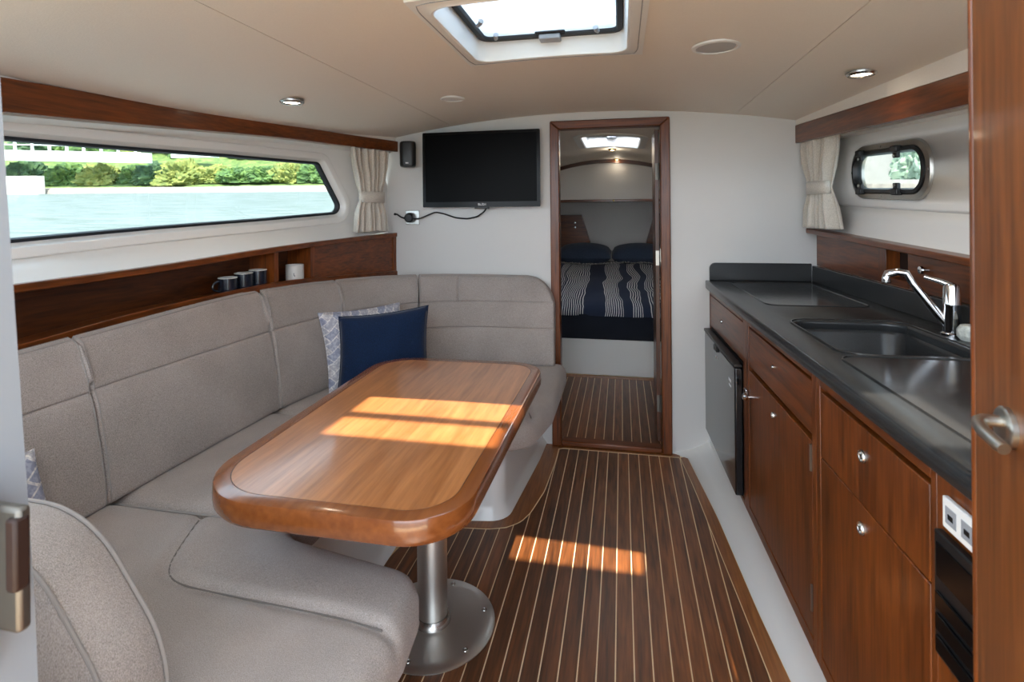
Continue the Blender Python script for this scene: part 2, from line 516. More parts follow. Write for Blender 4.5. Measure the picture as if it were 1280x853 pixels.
def offset(poly, d):
    """offset a closed polygon outward by d"""
    s = 1 if area2(poly) > 0 else -1
    out = []; k = len(poly)
    for i in range(k):
        p0, p, p1 = Vector(poly[i - 1]), Vector(poly[i]), Vector(poly[(i + 1) % k])
        n1 = Vector(((p - p0).y, -(p - p0).x)); n2 = Vector(((p1 - p).y, -(p1 - p).x))
        if n1.length < 1e-9: n1 = n2
        if n2.length < 1e-9: n2 = n1
        n1.normalize(); n2.normalize()
        n = (n1 + n2); n.normalize()
        c = max(0.5, n.dot(n1))
        out.append(tuple(p + n * (s * d / c)))
    return out

def resample(pts, n):
    P = np.array(pts, float); L = np.r_[0, np.cumsum(np.linalg.norm(np.diff(P, axis=0), axis=1))]
    t = np.linspace(0, L[-1], n)
    return np.stack([np.interp(t, L, P[:, k]) for k in range(P.shape[1])], 1)

def densify(poly, step):
    out = []
    for i in range(len(poly)):
        a, b = Vector(poly[i]), Vector(poly[(i + 1) % len(poly)])
        k = max(1, int((b - a).length / step))
        for j in range(k): out.append(tuple(a.lerp(b, j / k)))
    return out

# ------------------------------------------------------------------ shape of the hull and roof
XS = smooth_interp([-0.6, 0.35, 1.1, 1.5, 2.0, 2.5, 2.98], [-1.53, -1.585, -1.60, -1.592, -1.53, -1.43, -1.283])
LIPZ = smooth_interp([0.3, 1.145, 1.5, 1.86, 2.2, 2.5, 2.98], [0.93, 0.946, 0.968, 0.980, 0.985, 0.970, 0.946])
SHELFZ = smooth_interp([0.3, 1.146, 1.586, 2.1, 2.95], [1.095, 1.110, 1.116, 1.141, 1.171])
VALB = smooth_interp([0.3, 1.11, 1.59, 2.15, 2.99], [1.52, 1.569, 1.602, 1.633, 1.645])
VALT = smooth_interp([0.3, 1.11, 1.59, 2.15, 2.99], [1.62, 1.660, 1.678, 1.694, 1.707])
YB = 2.95
def CZ(x): return 1.83 - 0.081 * (x + 0.18) ** 2
GX0, GK = 0.445, 0.027
gn = math.hypot(1, GK)
def G(s, d, z):
    return (GX0 + GK * s / gn + d / gn, YB - s / gn + d * GK / gn, z)
def RW(y): return 0.955 + 0.05 * (YB - y)     # face of the galley side

# ================================================================== SETTING
# ---- floor
SEAM_L = [(-0.90, 1.80), (-0.865, 1.865), (-0.83, 2.06), (-0.70, 2.09), (-0.655, 2.103), (-0.541, 2.115), (-0.47, 2.14), (-0.42, 2.19), (-0.392, 2.266), (-0.359, 2.448), (-0.343, 2.70), (-0.352, 2.80), (-0.381, 2.90)]
SEAM_R = [(0.286, 2.905), (0.318, 2.60), (0.341, 2.265), (0.368, 1.90), (0.39, 1.577), (0.44, 0.9), (0.54, -0.6)]
KICK = [(0.262, 2.95), (0.325, 2.93), (0.350, 2.70), (0.385, 2.37), (0.42, 1.838), (0.444, 1.588), (0.475, 1.2), (0.52, 0.4), (0.56, -0.6)]
mb = MB().box(-2.0, 1.4, -1.6, 3.0, -0.06, -0.0016)
floor = build('floor', mb, 'caulk', kind='structure')
PITCH, GAP = 0.0523, 0.0040
def yend(x):
    if x <= -0.343:
        return float(np.interp(x, [p[0] for p in SEAM_L[:11]], [p[1] for p in SEAM_L[:11]]))
    if x <= 0.286: return 2.905
    return float(np.interp(x, [p[0] for p in SEAM_R], [p[1] for p in SEAM_R]))
for k in range(-18, 10):
    x0 = 0.024 + PITCH * k + GAP / 2; x1 = x0 + PITCH - GAP
    xs = np.linspace(x0, x1, 5)
    top = [(x, yend(x) - 0.002) for x in xs]
    if x1 > 0.53: break
    lo = -0.6
    poly = [(x0, lo), (x1, lo)] + top[::-1]
    build('plank', MB().prism(poly, -0.0016, 0.0), 'plank', floor)
def strip(a, b, z0, z1, n=40):
    A, B = resample(a, n), resample(b, n)
    poly = [tuple(p) for p in A] + [tuple(p) for p in B[::-1]]
    m = MB()
    for z, in ((z0,), (z1,)): m.v += [(p[0], p[1], z) for p in A] + [(p[0], p[1], z) for p in B]
    for i in range(n - 1):
        m.f.append((2 * n + i, 2 * n + i + 1, 3 * n + i + 1, 3 * n + i))
        m.f.append((i, n + i, n + i + 1, i + 1))
        m.f.append((i, i + 1, 2 * n + i + 1, 2 * n + i)); m.f.append((n + i, 3 * n + i, 3 * n + i + 1, n + i + 1))
    m.f.append((0, 2 * n, 3 * n, n)); m.f.append((n - 1, 2 * n - 1, 4 * n - 1, 3 * n - 1))
    return m
PL_FOOT = [(-0.90, 2.12), (-0.72, 2.165), (-0.55, 2.185), (-0.50, 2.205), (-0.468, 2.26), (-0.44, 2.55), (-0.42, 2.78), (-0.415, 2.948)]
build('margin_board', strip([(x + 0.003, y - 0.003) if i > 3 else (x, y + .003) for i, (x, y) in enumerate([(a[0] - .003, a[1] + .003) for a in SEAM_L[2:10]])] + [(-0.3425, 2.70), (-0.3425, 2.904)], [(-0.90, 2.20), (-0.70, 2.24), (-0.54, 2.26), (-0.50, 2.30), (-0.475, 2.55), (-0.455, 2.78), (-0.45, 2.948)], -0.0016, 0.0005), 'margin', floor)
build('margin_board', strip([(-0.45, 2.948), (0.29, 2.948)], [(-0.45, 2.908), (0.287, 2.908)], -0.0016, 0.0003), 'margin', floor)
build('margin_board', strip([(x + 0.0035, y) for x, y in SEAM_R], [(x - 0.002, y) for x, y in KICK[1:]], -0.0016, 0.0004), 'margin', floor)
def line_strip(P, w_, z):
    P = resample(P, 60); T = np.gradient(P, axis=0); T /= np.linalg.norm(T, axis=1)[:, None]
    Nn = np.stack([-T[:, 1], T[:, 0]], 1) * w_ / 2
    return strip(P - Nn, P + Nn, 0.0, z, 60)
build('caulk_line', line_strip([(x, y) for x, y in SEAM_L[2:10]] + [(-0.345, 2.72), (-0.343, 2.83), (-0.345, 2.9065), (-0.1, 2.907), (0.284, 2.907)], 0.0042, 0.0009), 'caulk', floor)
# fore cabin sole
build('sole_base', MB().box(-0.7, 0.62, 2.985, 4.25, 0.0, 0.0184), 'caulk', floor)
for k in range(-6, 12):
    x0 = -0.311 + 0.0508 * k + GAP / 2
    build('plank', MB().box(x0, x0 + 0.0508 - GAP, 3.0, 4.10, 0.0184, 0.02), 'plank', floor)
build('margin_board', MB().box(-0.62, 0.55, 4.103, 4.16, 0.0184, 0.0206), 'margin', floor)

# ---- bulkhead
bk = MB()
def column(m, xs, z0, y0, y1):
    for a, b in zip(xs[:-1], xs[1:]):
        m.add([(a, y0, z0), (b, y0, z0), (b, y1, z0), (a, y1, z0), (a, y0, CZ(a) + 0.03), (b, y0, CZ(b) + 0.03), (b, y1, CZ(b) + 0.03), (a, y1, CZ(a) + 0.03)],
              [(0, 3, 2, 1), (4, 5, 6, 7), (0, 1, 5, 4), (2, 3, 7, 6), (3, 0, 4, 7), (1, 2, 6, 5)])
column(bk, list(np.linspace(-1.372, -0.36, 8)), -0.05, YB, YB + 0.035)
column(bk, [-0.36, -0.05, 0.225], 1.76, YB, YB + 0.035)
column(bk, list(np.linspace(0.225, 1.02, 6)), -0.05, YB, YB + 0.035)
build('wall_back', bk, 'white_paint', kind='structure')

# ---- door frame of the bulkhead (teak)
fr = empty('trim_1', (-0.07, YB, 0), kind='structure')
def quadprism(pts, y0, y1):
    return MB().loft([[(x, y0, z) for x, z in pts], [(x, y1, z) for x, z in pts]])
build('jamb', quadprism([(-0.384, 0), (-0.334, 0), (-0.334, 1.738), (-0.384, 1.783)], YB - 0.022, YB + 0.05), 'joinery_z', fr, bevel=0.005)
build('jamb', quadprism([(0.202, 0), (0.252, 0), (0.252, 1.783), (0.202, 1.738)], YB - 0.022, YB + 0.05), 'joinery_z', fr, bevel=0.005)
build('head', quadprism([(-0.384, 1.784), (-0.334, 1.7385), (0.202, 1.7385), (0.252, 1.784)], YB - 0.022, YB + 0.05), 'joinery_x', fr, bevel=0.005)
build('sill', MB().box(-0.334, 0.202, YB - 0.018, YB + 0.05, 0.0005, 0.028), 'joinery_x', fr, bevel=0.006)
build('strike_plate', MB().box(0.199, 0.2015, YB - 0.012, YB + 0.006, 1.015, 1.085), 'alloy', fr)

# ---- ceiling: three vinyl panels on a cambered backing
def sheet(x0, x1, y0, y1, z_off, th, nx=14, hole=None):
    """cambered slab in plan, optionally with a rounded hole"""
    m = MB()
    if hole is None:
        xs = np.linspace(x0, x1, nx + 1)
        poly = [(x, CZ(x) + z_off) for x in xs] + [(x, CZ(x) + z_off + th) for x in xs[::-1]]
        return m.loft([[(x, y0, z) for x, z in poly], [(x, y1, z) for x, z in poly]])
    H = densify(hole, 0.03)
    R = []
    cx = sum(p[0] for p in H) / len(H); cy = sum(p[1] for p in H) / len(H)
    hx = (max(p[0] for p in H) - min(p[0] for p in H)) / 2; hy = (max(p[1] for p in H) - min(p[1] for p in H)) / 2
    for x, y in H:
        u, v = (x - cx) / hx, (y - cy) / hy
        if abs(u) >= abs(v):
            R.append((x1 if u > 0 else x0, (y0 + y1) / 2 + v / abs(u) * (y1 - y0) / 2))
        else:
            R.append(((x0 + x1) / 2 + u / abs(v) * (x1 - x0) / 2, y1 if v > 0 else y0))
    rings = []
    for t in np.linspace(0, 1, 7):
        rings.append([(a[0] + (b[0] - a[0]) * t, a[1] + (b[1] - a[1]) * t) for a, b in zip(H, R)])
    low = [[(x, y, CZ(x) + z_off) for x, y in r] for r in rings]
    up = [[(x, y, CZ(x) + z_off + th) for x, y in r] for r in rings[::-1]]
    return m.loft(low + up + [low[0]], (False, False))
SL, SR = -0.946, 0.577
HATCH = rpoly([(-0.478, 1.285), (0.022, 1.285), (0.022, 1.792), (-0.478, 1.792)], 0.055)
ceil = empty('ceiling', (0, 1.9, 1.8), kind='structure')
build('panel', sheet(-1.80, SL - 0.0015, 0.25, YB, 0, 0.006), 'vinyl', ceil)
build('panel', sheet(SL + 0.0015, SR - 0.0015, 0.885, YB, 0, 0.006, hole=HATCH), 'vinyl', ceil)
build('panel', sheet(SR + 0.0015, 1.25, 0.885, YB, 0, 0.006), 'vinyl', ceil)
roof = empty('cabin_roof', (0, 1.9, 1.84), kind='structure')
build('deckhead', sheet(-1.80, SL - 0.0015, 0.25, YB, 0.007, 0.03), 'gelcoat', roof)
build('deckhead', sheet(SL - 0.0015, SR + 0.0015, 0.885, YB, 0.007, 0.03, hole=HATCH), 'gelcoat', roof)
build('deckhead', sheet(SR + 0.0015, 1.25, 0.885, YB, 0.007, 0.03), 'gelcoat', roof)

# ---- main roof hatch
def lofted(polyfn, levels):
    return MB().loft([[(x, y, z) for x, y in polyfn(d)] for d, z in levels], (False, False))
ht = empty('window_3', (-0.228, 1.54, 1.82), kind='structure')
Hd = densify(HATCH, 0.03)
def hz(d, extra=0.0, flat=None):
    P = offset(Hd, d) if abs(d) > 1e-9 else Hd
    return [(x, y, (CZ(x) + extra) if flat is None else flat) for x, y in P]
sq = rpoly([(-0.518, 1.23), (0.072, 1.23), (0.072, 1.832), (-0.518, 1.832)], 0.006, 3)
def near_sq(P):
    out = []
    cx, cy, hx, hy = -0.228, 1.5385, 0.25, 0.2535
    for x, y in P:
        u, v = (x - cx) / hx, (y - cy) / hy
        k = max(abs(u), abs(v)); u, v = u / k, v / k
        out.append((-0.223 + u * 0.295, 1.531 + v * 0.301))
    return out
sqd = near_sq(Hd)
trim = MB().loft([[(x, y, CZ(x) - 0.001) for x, y in sqd], [(x, y, CZ(x) - 0.013) for x, y in sqd],
                  hz(0.012, -0.013), hz(0.006, -0.017), hz(-0.001, -0.015), hz(-0.004, -0.005), hz(-0.006, 0.02), hz(-0.012, flat=1.878), hz(-0.03, flat=1.882), hz(-0.03, flat=1.92), hz(0.02, flat=1.92)], (False, False))
build('coaming', trim, 'white_plastic', ht)
groove = MB().tube([(x, y, CZ(x) - 0.0135) for x, y in [(a * 0.55 + b * 0.45, c * 0.55 + d * 0.45) for (a, c), (b, d) in zip(sqd, [(p[0], p[1]) for p in hz(0.012)])]], 0.0015, 6, closed=True)
build('groove_bead', groove, 'grey_plastic', ht)
gk = MB().loft([hz(-0.012, flat=1.8775), hz(-0.014, flat=1.872), hz(-0.03, flat=1.872), hz(-0.034, flat=1.879), hz(-0.034, flat=1.884)], (False, False))
build('gasket', gk, 'rubber', ht)
pane = MB().loft([hz(-0.028, flat=1.885), hz(-0.028, flat=1.893)])
build('pane', pane, 'acrylic', ht)
build('lock_block', MB().box(-0.262, -0.192, 1.742, 1.79, 1.858, 1.876), 'grey_plastic', ht, bevel=0.004)
build('lock_plate', MB().box(-0.275, -0.175, 1.735, 1.765, 1.876, 1.884), 'rubber', ht, bevel=0.004)
for (x, y, a) in [(-0.405, 1.735, 0.4), (-0.07, 1.735, -0.3), (-0.43, 1.60, 1.3)]:
    h = MB()
    h.tube([(x, y + 0.012, 1.874), (x, y, 1.868), (x + 0.012 * math.sin(a), y - 0.018, 1.866), (x + 0.02 * math.sin(a), y - 0.03, 1.872)], [0.006, 0.006, 0.007, 0.009], 8)
    build('catch', h, 'grey_plastic', ht)

# ---- port side: hull lining with the long window
gy = [(0.45, 1.190), (1.2, 1.226), (1.7, 1.249), (2.20, 1.269), (2.685, 1.296), (2.525, 1.546), (2.0, 1.538), (1.7, 1.528), (1.2, 1.512), (0.45, 1.487)]
GL = densify(rpoly(gy, [0.02, 0, 0, 0, 0.035, 0.02, 0, 0, 0, 0.02], 5), 0.05)
def WL(y, z, off): return (XS(y) + off, y, z)
win = empty('window_1', (-1.70, 1.5, 1.2), kind='structure')
def wring(d, off):
    P = GL if abs(d) < 1e-9 else offset(GL, d)
    return [WL(y, z, off) for y, z in P]
build('seal', MB().loft([wring(0.012, -0.128), wring(0.010, -0.118), wring(0.001, -0.118), wring(-0.003, -0.126), wring(-0.003, -0.14)], (False, False)), 'rubber', win)
build('frame', MB().loft([wring(0.008, -0.150), wring(0.008, -0.124), wring(0.020, -0.112), wring(0.024, -0.098), wring(0.030, -0.094), wring(0.052, -0.092), wring(0.057, -0.096), wring(0.058, -0.112)], (False, False)), 'gelcoat', win)
build('pane', MB().loft([wring(0.006, -0.134), wring(0.006, -0.140)]), 'glass', win)
wl = MB()
outer = offset(GL, 0.056)
def wall_target(y, z):
    zc = 1.38
    if z >= zc: return (y, None, 1)
    return (y, None, 0)
lip_ring = [WL(y, z, -0.105) for y, z in outer]
mid_ring, far_ring, top_ring = [], [], []
for y, z in outer:
    yy = min(max(y, 0.40), 2.93)
    fwd = y > 2.56
    up = z > (1.42 if not fwd else 1.45)
    if up:
        mid_ring.append(WL(yy if not fwd else min(yy + 0.05, 2.9), VALB(yy) - 0.012, -0.085)); far_ring.append(WL(yy if not fwd else min(yy + 0.1, 2.95), VALB(yy) + 0.05, -0.075)); top_ring.append(WL(yy if not fwd else min(yy + 0.2, 2.95), 1.80, -0.07))
    else:
        t = 0
        if fwd:
            k = min(1, max(0, (z - 1.24) / 0.2))
            yy2 = 2.95
            mid_ring.append(WL(2.80 + 0.1 * (1 - k), z - 0.02 * (1 - k), -0.085)); far_ring.append(WL(2.95, z - 0.05 * (1 - k), -0.06)); top_ring.append(WL(2.96, z - 0.06 * (1 - k), -0.06))
        else:
            mid_ring.append(WL(yy, SHELFZ(yy) + 0.055, -0.088)); far_ring.append(WL(yy, SHELFZ(yy) + 0.018, -0.045)); top_ring.append(WL(yy, SHELFZ(yy) - 0.004, 0.004 - 0.02))
wl.loft([lip_ring, mid_ring, far_ring, top_ring], (False, False))
# lower lining behind the shelf and settee
ys = list(np.linspace(0.2, 2.96, 24))
wl.grid(lambda u, v: WL(0.2 + 2.76 * u, -0.05 + (SHELFZ(0.2 + 2.76 * u) + 0.04) * v, -0.15), 24, 2)
build('wall_left', wl, 'gelcoat', kind='structure')
# outer hull skin above the shelf so that no daylight leaks past the lining
def ysweep(y0, y1, prof, n=26):
    return MB().loft([prof(y) for y in np.linspace(y0, y1, n)])
build('trim_3', ysweep(0.28, 2.947, lambda y: [(XS(y) - 0.002, y, VALT(y) + 0.001), (XS(y) - 0.002, y, CZ(XS(y)) + 0.004), (XS(y) - 0.11, y, CZ(XS(y)) + 0.01), (XS(y) - 0.11, y, VALT(y) + 0.001)]), 'vinyl', kind='structure')
build('trim_4', ysweep(0.28, 2.945, lambda y: [(XS(y) - 0.03, y, VALB(y) - 0.004), (XS(y) - 0.03, y, VALB(y) + 0.012), (XS(y) - 0.09, y, VALB(y) + 0.012), (XS(y) - 0.09, y, VALB(y) - 0.016)]), 'gelcoat', kind='structure')
build('trim_5', ysweep(0.28, 2.947, lambda y: [(XS(y) + 0.012, y, VALB(y)), (XS(y) + 0.012, y, VALT(y)), (XS(y) - 0.012, y, VALT(y)), (XS(y) - 0.012, y, VALB(y))]), 'joinery_y', kind='structure', bevel=0.003)

# ---- starboard side: lining with the small portlight
def RP(s, z, off=0.0):
    y = YB - s
    return (RW(y) + off, y, z - 0.037 * s)
PORT = rpoly([(0.335, 1.388), (0.828, 1.388), (0.828, 1.534), (0.335, 1.534)], 0.062, 8)
PORTd = densify(PORT, 0.03)
def pring(d, off):
    return [RP(s, z, off) for s, z in offset(PORTd, d)]
p2 = empty('window_2', RP(0.58, 1.36, 0.03), kind='structure')
POFF = 0.05
build('frame', MB().loft([pring(0.012, POFF + 0.03), pring(0.012, POFF - 0.012), pring(0.018, POFF - 0.016), pring(0.036, POFF - 0.012), pring(0.040, POFF - 0.004), pring(0.040, POFF + 0.004)], (False, False)), 'alloy', p2)
build('gasket', MB().loft([pring(0.013, POFF + 0.0), pring(0.012, POFF - 0.020), pring(0.000, POFF - 0.022), pring(-0.006, POFF - 0.012), pring(-0.006, POFF + 0.01)], (False, False)), 'black_plastic', p2)
build('pane', MB().loft([pring(0.002, POFF - 0.006), pring(0.002, POFF + 0.0)]), 'glass', p2)
for (s, z) in [(0.405, 1.542), (0.68, 1.542), (0.405, 1.380), (0.68, 1.380)]:
    sg = 1 if z > 1.46 else -1
    c = MB()
    c.box(s - 0.021, s + 0.021, -0.036, -0.014, z - 0.013, z + 0.013, T=lambda a, b, cc: RP(a, cc, POFF + b))
    c.box(s - 0.016, s + 0.016, -0.030, -0.016, z - sg * 0.034, z - sg * 0.005, T=lambda a, b, cc: RP(a, cc, POFF + b))
    lt = build('latch', c, 'black_plastic', p2, bevel=0.004)
    build('screw', MB().lathe([(0.0, -0.004), (0.006, -0.003), (0.006, 0.002)], RP(s, z - sg * 0.024, POFF - 0.031), 'x', 10), 'alloy', lt)
for (s, z) in [(0.55, 1.559), (0.55, 1.363), (0.306, 1.461), (0.857, 1.461)]:
    build('screw', MB().lathe([(0.0, -0.004), (0.006, -0.002), (0.006, 0.002)], RP(s, z, POFF - 0.012), 'x', 10), 'steel', p2)
wr = MB()
S0, S1 = -0.002, 2.9
ring0 = pring(0.038, POFF)
out_ring = []
cs, cz = 0.5815, 1.461
for s, z in offset(PORTd, 0.038):
    u, v = (s - cs) / 0.2845, (z - cz) / 0.111
    k = max(abs(u), abs(v)); u, v = u / k, v / k
    ss = cs + u * (cs - S0) if u < 0 else cs + u * (S1 - cs)
    zz = cz + v * 0.15 if v < 0 else cz + v * 0.19
    out_ring.append((ss, zz))
rings = [ring0]
for t in (0.3, 0.7, 1.0):
    rings.append([RP(a[0] * (1 - t) + b[0] * t, a[1] * (1 - t) + b[1] * t, POFF) for a, b in zip(offset(PORTd, 0.038), out_ring)])
wr.loft(rings, (False, False))
# sloped ledge below, and lining above behind the pelmet
prof = [(-0.03, 1.188), (0.02, 1.192), (0.035, 1.215), (0.043, 1.27), (POFF, 1.311)]
wr.grid(lambda u, v: RP(S0 + (S1 - S0) * u, np.interp(v, [0, .25, .5, .75, 1], [p[1] for p in prof]), np.interp(v, [0, .25, .5, .75, 1], [p[0] for p in prof])), 8, 4)
wr.grid(lambda u, v: RP(S0 + (S1 - S0) * u, 1.651 + v * 0.16, POFF - 0.02 * v), 8, 2)
wr.grid(lambda u, v: RP(S0 + (S1 - S0) * u, -0.05 + 1.25 * v, 0.06), 8, 2)
build('wall_right', wr, 'gelcoat', kind='structure', solid=0.004)
build('trim_6', MB().box(0, 1, 0, 1, 0, 1, T=lambda a, b, c: RP(a * 2.2, 1.624 + c * 0.09, -0.09 + b * 0.02)), 'joinery_y', kind='structure', bevel=0.003)
build('trim_7', MB().box(0, 1, 0, 1, 0, 1, T=lambda a, b, c: RP(a * 2.2, 1.715 + c * 0.10, -0.088 + b * 0.14)), 'vinyl', kind='structure')
build('trim_8', MB().box(0, 1, 0, 1, 0, 1, T=lambda a, b, c: RP(a * 2.2, 1.625 + c * 0.02, -0.02 + b * 0.075)), 'gelcoat', kind='structure')

# ---- white moulded kick below the galley
kp = resample(KICK, 40)
def kick_ring(p):
    x, y = p
    fx = GX0 + GK * (YB - y) + 0.004
    return [(x, y, -0.002), (x + 0.006, y, 0.012), (x + (fx - x) * 0.45, y, 0.030 + 0.02 * 0), (x + (fx - x) * 0.86, y, 0.07), (fx - 0.003, y, 0.100), (fx, y, 0.126), (fx + 0.02, y, 0.126), (fx + 0.02, y, -0.002)]
build('trim_2', MB().loft([kick_ring(p) for p in kp]), 'gelcoat', kind='structure', angle=60)

# ---- wheelhouse behind the camera: aft partition, added unseen roof cut to shape sun patches
wa = MB().box(-1.75, -0.62, 0.20, 0.24, -0.05, 1.15)
wa.box(0.40, 1.25, 0.05, 0.09, -0.05, 1.15)
build('wall_aft', wa, 'gelcoat', kind='structure')
ro = MB()
RZ0, RZ1 = 2.60, 2.64
def slab(x0, x1, y0, y1): ro.box(x0, x1, y0, y1, RZ0, RZ1)
holes = [(-0.468, 0.544, 0.215, 0.40), (-0.468, 0.030, 0.050, 0.195), (0.775, 0.875, -0.175, 0.10)]  # added openings, traced back from the sun patches on table, floor and worktop
xs_ = sorted({-1.15, 1.35, *[h[0] for h in holes], *[h[1] for h in holes]})
ys_ = sorted({-0.95, 1.32, *[h[2] for h in holes], *[h[3] for h in holes]})
for a, b in zip(xs_[:-1], xs_[1:]):
    for c, d in zip(ys_[:-1], ys_[1:]):
        mx_, my_ = (a + b) / 2, (c + d) / 2
        if not any(h[0] < mx_ < h[1] and h[2] < my_ < h[3] for h in holes): slab(a, b, c, d)
for (x, y) in [(-1.1, -0.90), (1.3, -0.90), (-1.1, 1.25), (1.1, 1.25)]:
    ro.box(x - 0.03, x + 0.03, y - 0.03, y + 0.03, -0.05 if y < 0 else 1.79, RZ0)
build('sun_mask_roof', ro, 'gelcoat', kind='structure')

# ================================================================== DOORWAY AT THE CAMERA
# left jamb: leaning white post, its weaker light put into a grey colour, with its strike plate
lj = empty('trim_9', (-0.60, 0.41, 0), kind='structure')
build('post', MB().loft([[(x, y, z) for x, y in [(-0.72, 0.395), (a - 0.006, 0.395), (a, 0.401), (a, 0.44), (-0.72, 0.44)]] for z, a in [(-0.02, -0.561), (0.5, -0.578), (0.9, -0.593), (1.3, -0.623), (1.9, -0.663)]]), 'jamb_shade_grey', lj)
sp = build('strike_plate', MB().box(-0.590, -0.5415, 0.388, 0.4, 0.915, 1.03), 'latch_metal', lj, bevel=0.004)
build('latch_edge', MB().box(-0.5525, -0.5400, 0.384, 0.398, 0.955, 1.022), 'recess', lj, bevel=0.003)
build('latch_slot', MB().box(-0.600, -0.5785, 0.385, 0.3885, 0.945, 0.995), 'black_plastic', sp, bevel=0.002)
build('latch_block', MB().box(-0.600, -0.562, 0.372, 0.389, 0.875, 0.915), 'dark_joinery_z', lj, bevel=0.006)
build('latch_block', MB().box(-0.600, -0.572, 0.372, 0.389, 1.018, 1.05), 'dark_joinery_z', lj, bevel=0.006)

# right: the open companionway door of teak, lever handle
d1 = empty('door_1', (0.345, 0.36, 0.0), kind='structure')
FE = Vector((0.367, 0.764)); DD = Vector((-0.186, -0.983)).normalized(); DN = Vector((-DD.y, DD.x)) * -1  # along the leaf, and its face normal
if DN.x > 0: DN = -DN
FE = Vector((0.402, 0.664)) - DD * 0.100
def DT(a, b, z):
    p = FE + DD * a + DN * b
    return (p.x, p.y, z)
build('leaf', MB().box(0.012, 0.60, -0.036, 0.0, 0.02, 1.92, T=DT), 'door_wood', d1, bevel=0.003)
build('lipping', MB().box(0.0, 0.0115, -0.036, 0.001, 0.02, 1.92, T=DT), 'joinery_z', d1, bevel=0.004)
HZ = 1.063
def HT(a, b, c):   # a along the leaf, b off the face
    return DT(0.100 + a, b, HZ + c)
hd = build('door_handle', MB().tube([HT(0, 0.004, 0.006), HT(0, 0.016, 0.006), HT(0.0005, 0.022, 0.006), HT(0.003, 0.0265, 0.005), HT(0.008, 0.029, 0.003), HT(0.022, 0.029, 0.0), HT(0.046, 0.026, -0.003), HT(0.054, 0.024, -0.004)],
      [0.0066, 0.0062, 0.0064, 0.0066, 0.0066, 0.0066, 0.0068, 0.006], 14), 'alloy', d1, label='satin lever handle')
ros = MB()
ang = [2 * math.pi * k / 28 for k in range(28)]
ros.loft([[HT(r * math.cos(t), b, r * math.sin(t)) for t in ang] for r, b in [(0.022, 0.0), (0.022, 0.005), (0.0195, 0.0075), (0.012, 0.0085)]])
build('rosette', ros, 'alloy', hd)

# ================================================================== SETTEE
BASE_T = 0.365
def flare(poly, z0, z1):
    return [[(x, y, z0) for x, y in offset(poly, 0.022)], [(x, y, z0 + 0.012) for x, y in offset(poly, 0.018)], [(x, y, z0 + 0.03) for x, y in offset(poly, 0.004)], [(x, y, z0 + 0.06) for x, y in poly], [(x, y, z1) for x, y in poly]]
pb = rpoly([(-1.50, 0.62), (-0.62, 0.62), (-0.62, 1.16), (-0.885, 1.24), (-0.885, 2.14), (-0.50, 2.20), (-0.448, 2.76), (-0.44, 2.945), (-1.33, 2.945), (-1.50, 2.4)], [0, 0.03, 0.06, 0.06, 0.05, 0.07, 0.03, 0, 0, 0], 6)
sb = empty('settee_base', (-1.0, 1.8, 0.0), 'white moulded plinth under the grey wraparound settee', 'bench')
build('plinth', MB().loft(flare(densify(pb, 0.06), 0.0008, BASE_T - 0.018)), 'gelcoat', sb, angle=50)
tb = rpoly([(-1.50, 0.61), (-0.60, 0.61), (-0.60, 1.17), (-0.875, 1.25), (-0.875, 2.12), (-0.49, 2.12), (-0.42, 2.24), (-0.40, 2.946), (-1.34, 2.946), (-1.50, 2.4)], [0, 0.03, 0.08, 0.06, 0.05, 0.1, 0.1, 0, 0, 0], 6)
build('seat_board', MB().prism(tb, BASE_T - 0.018, BASE_T), 'joinery_x', sb)

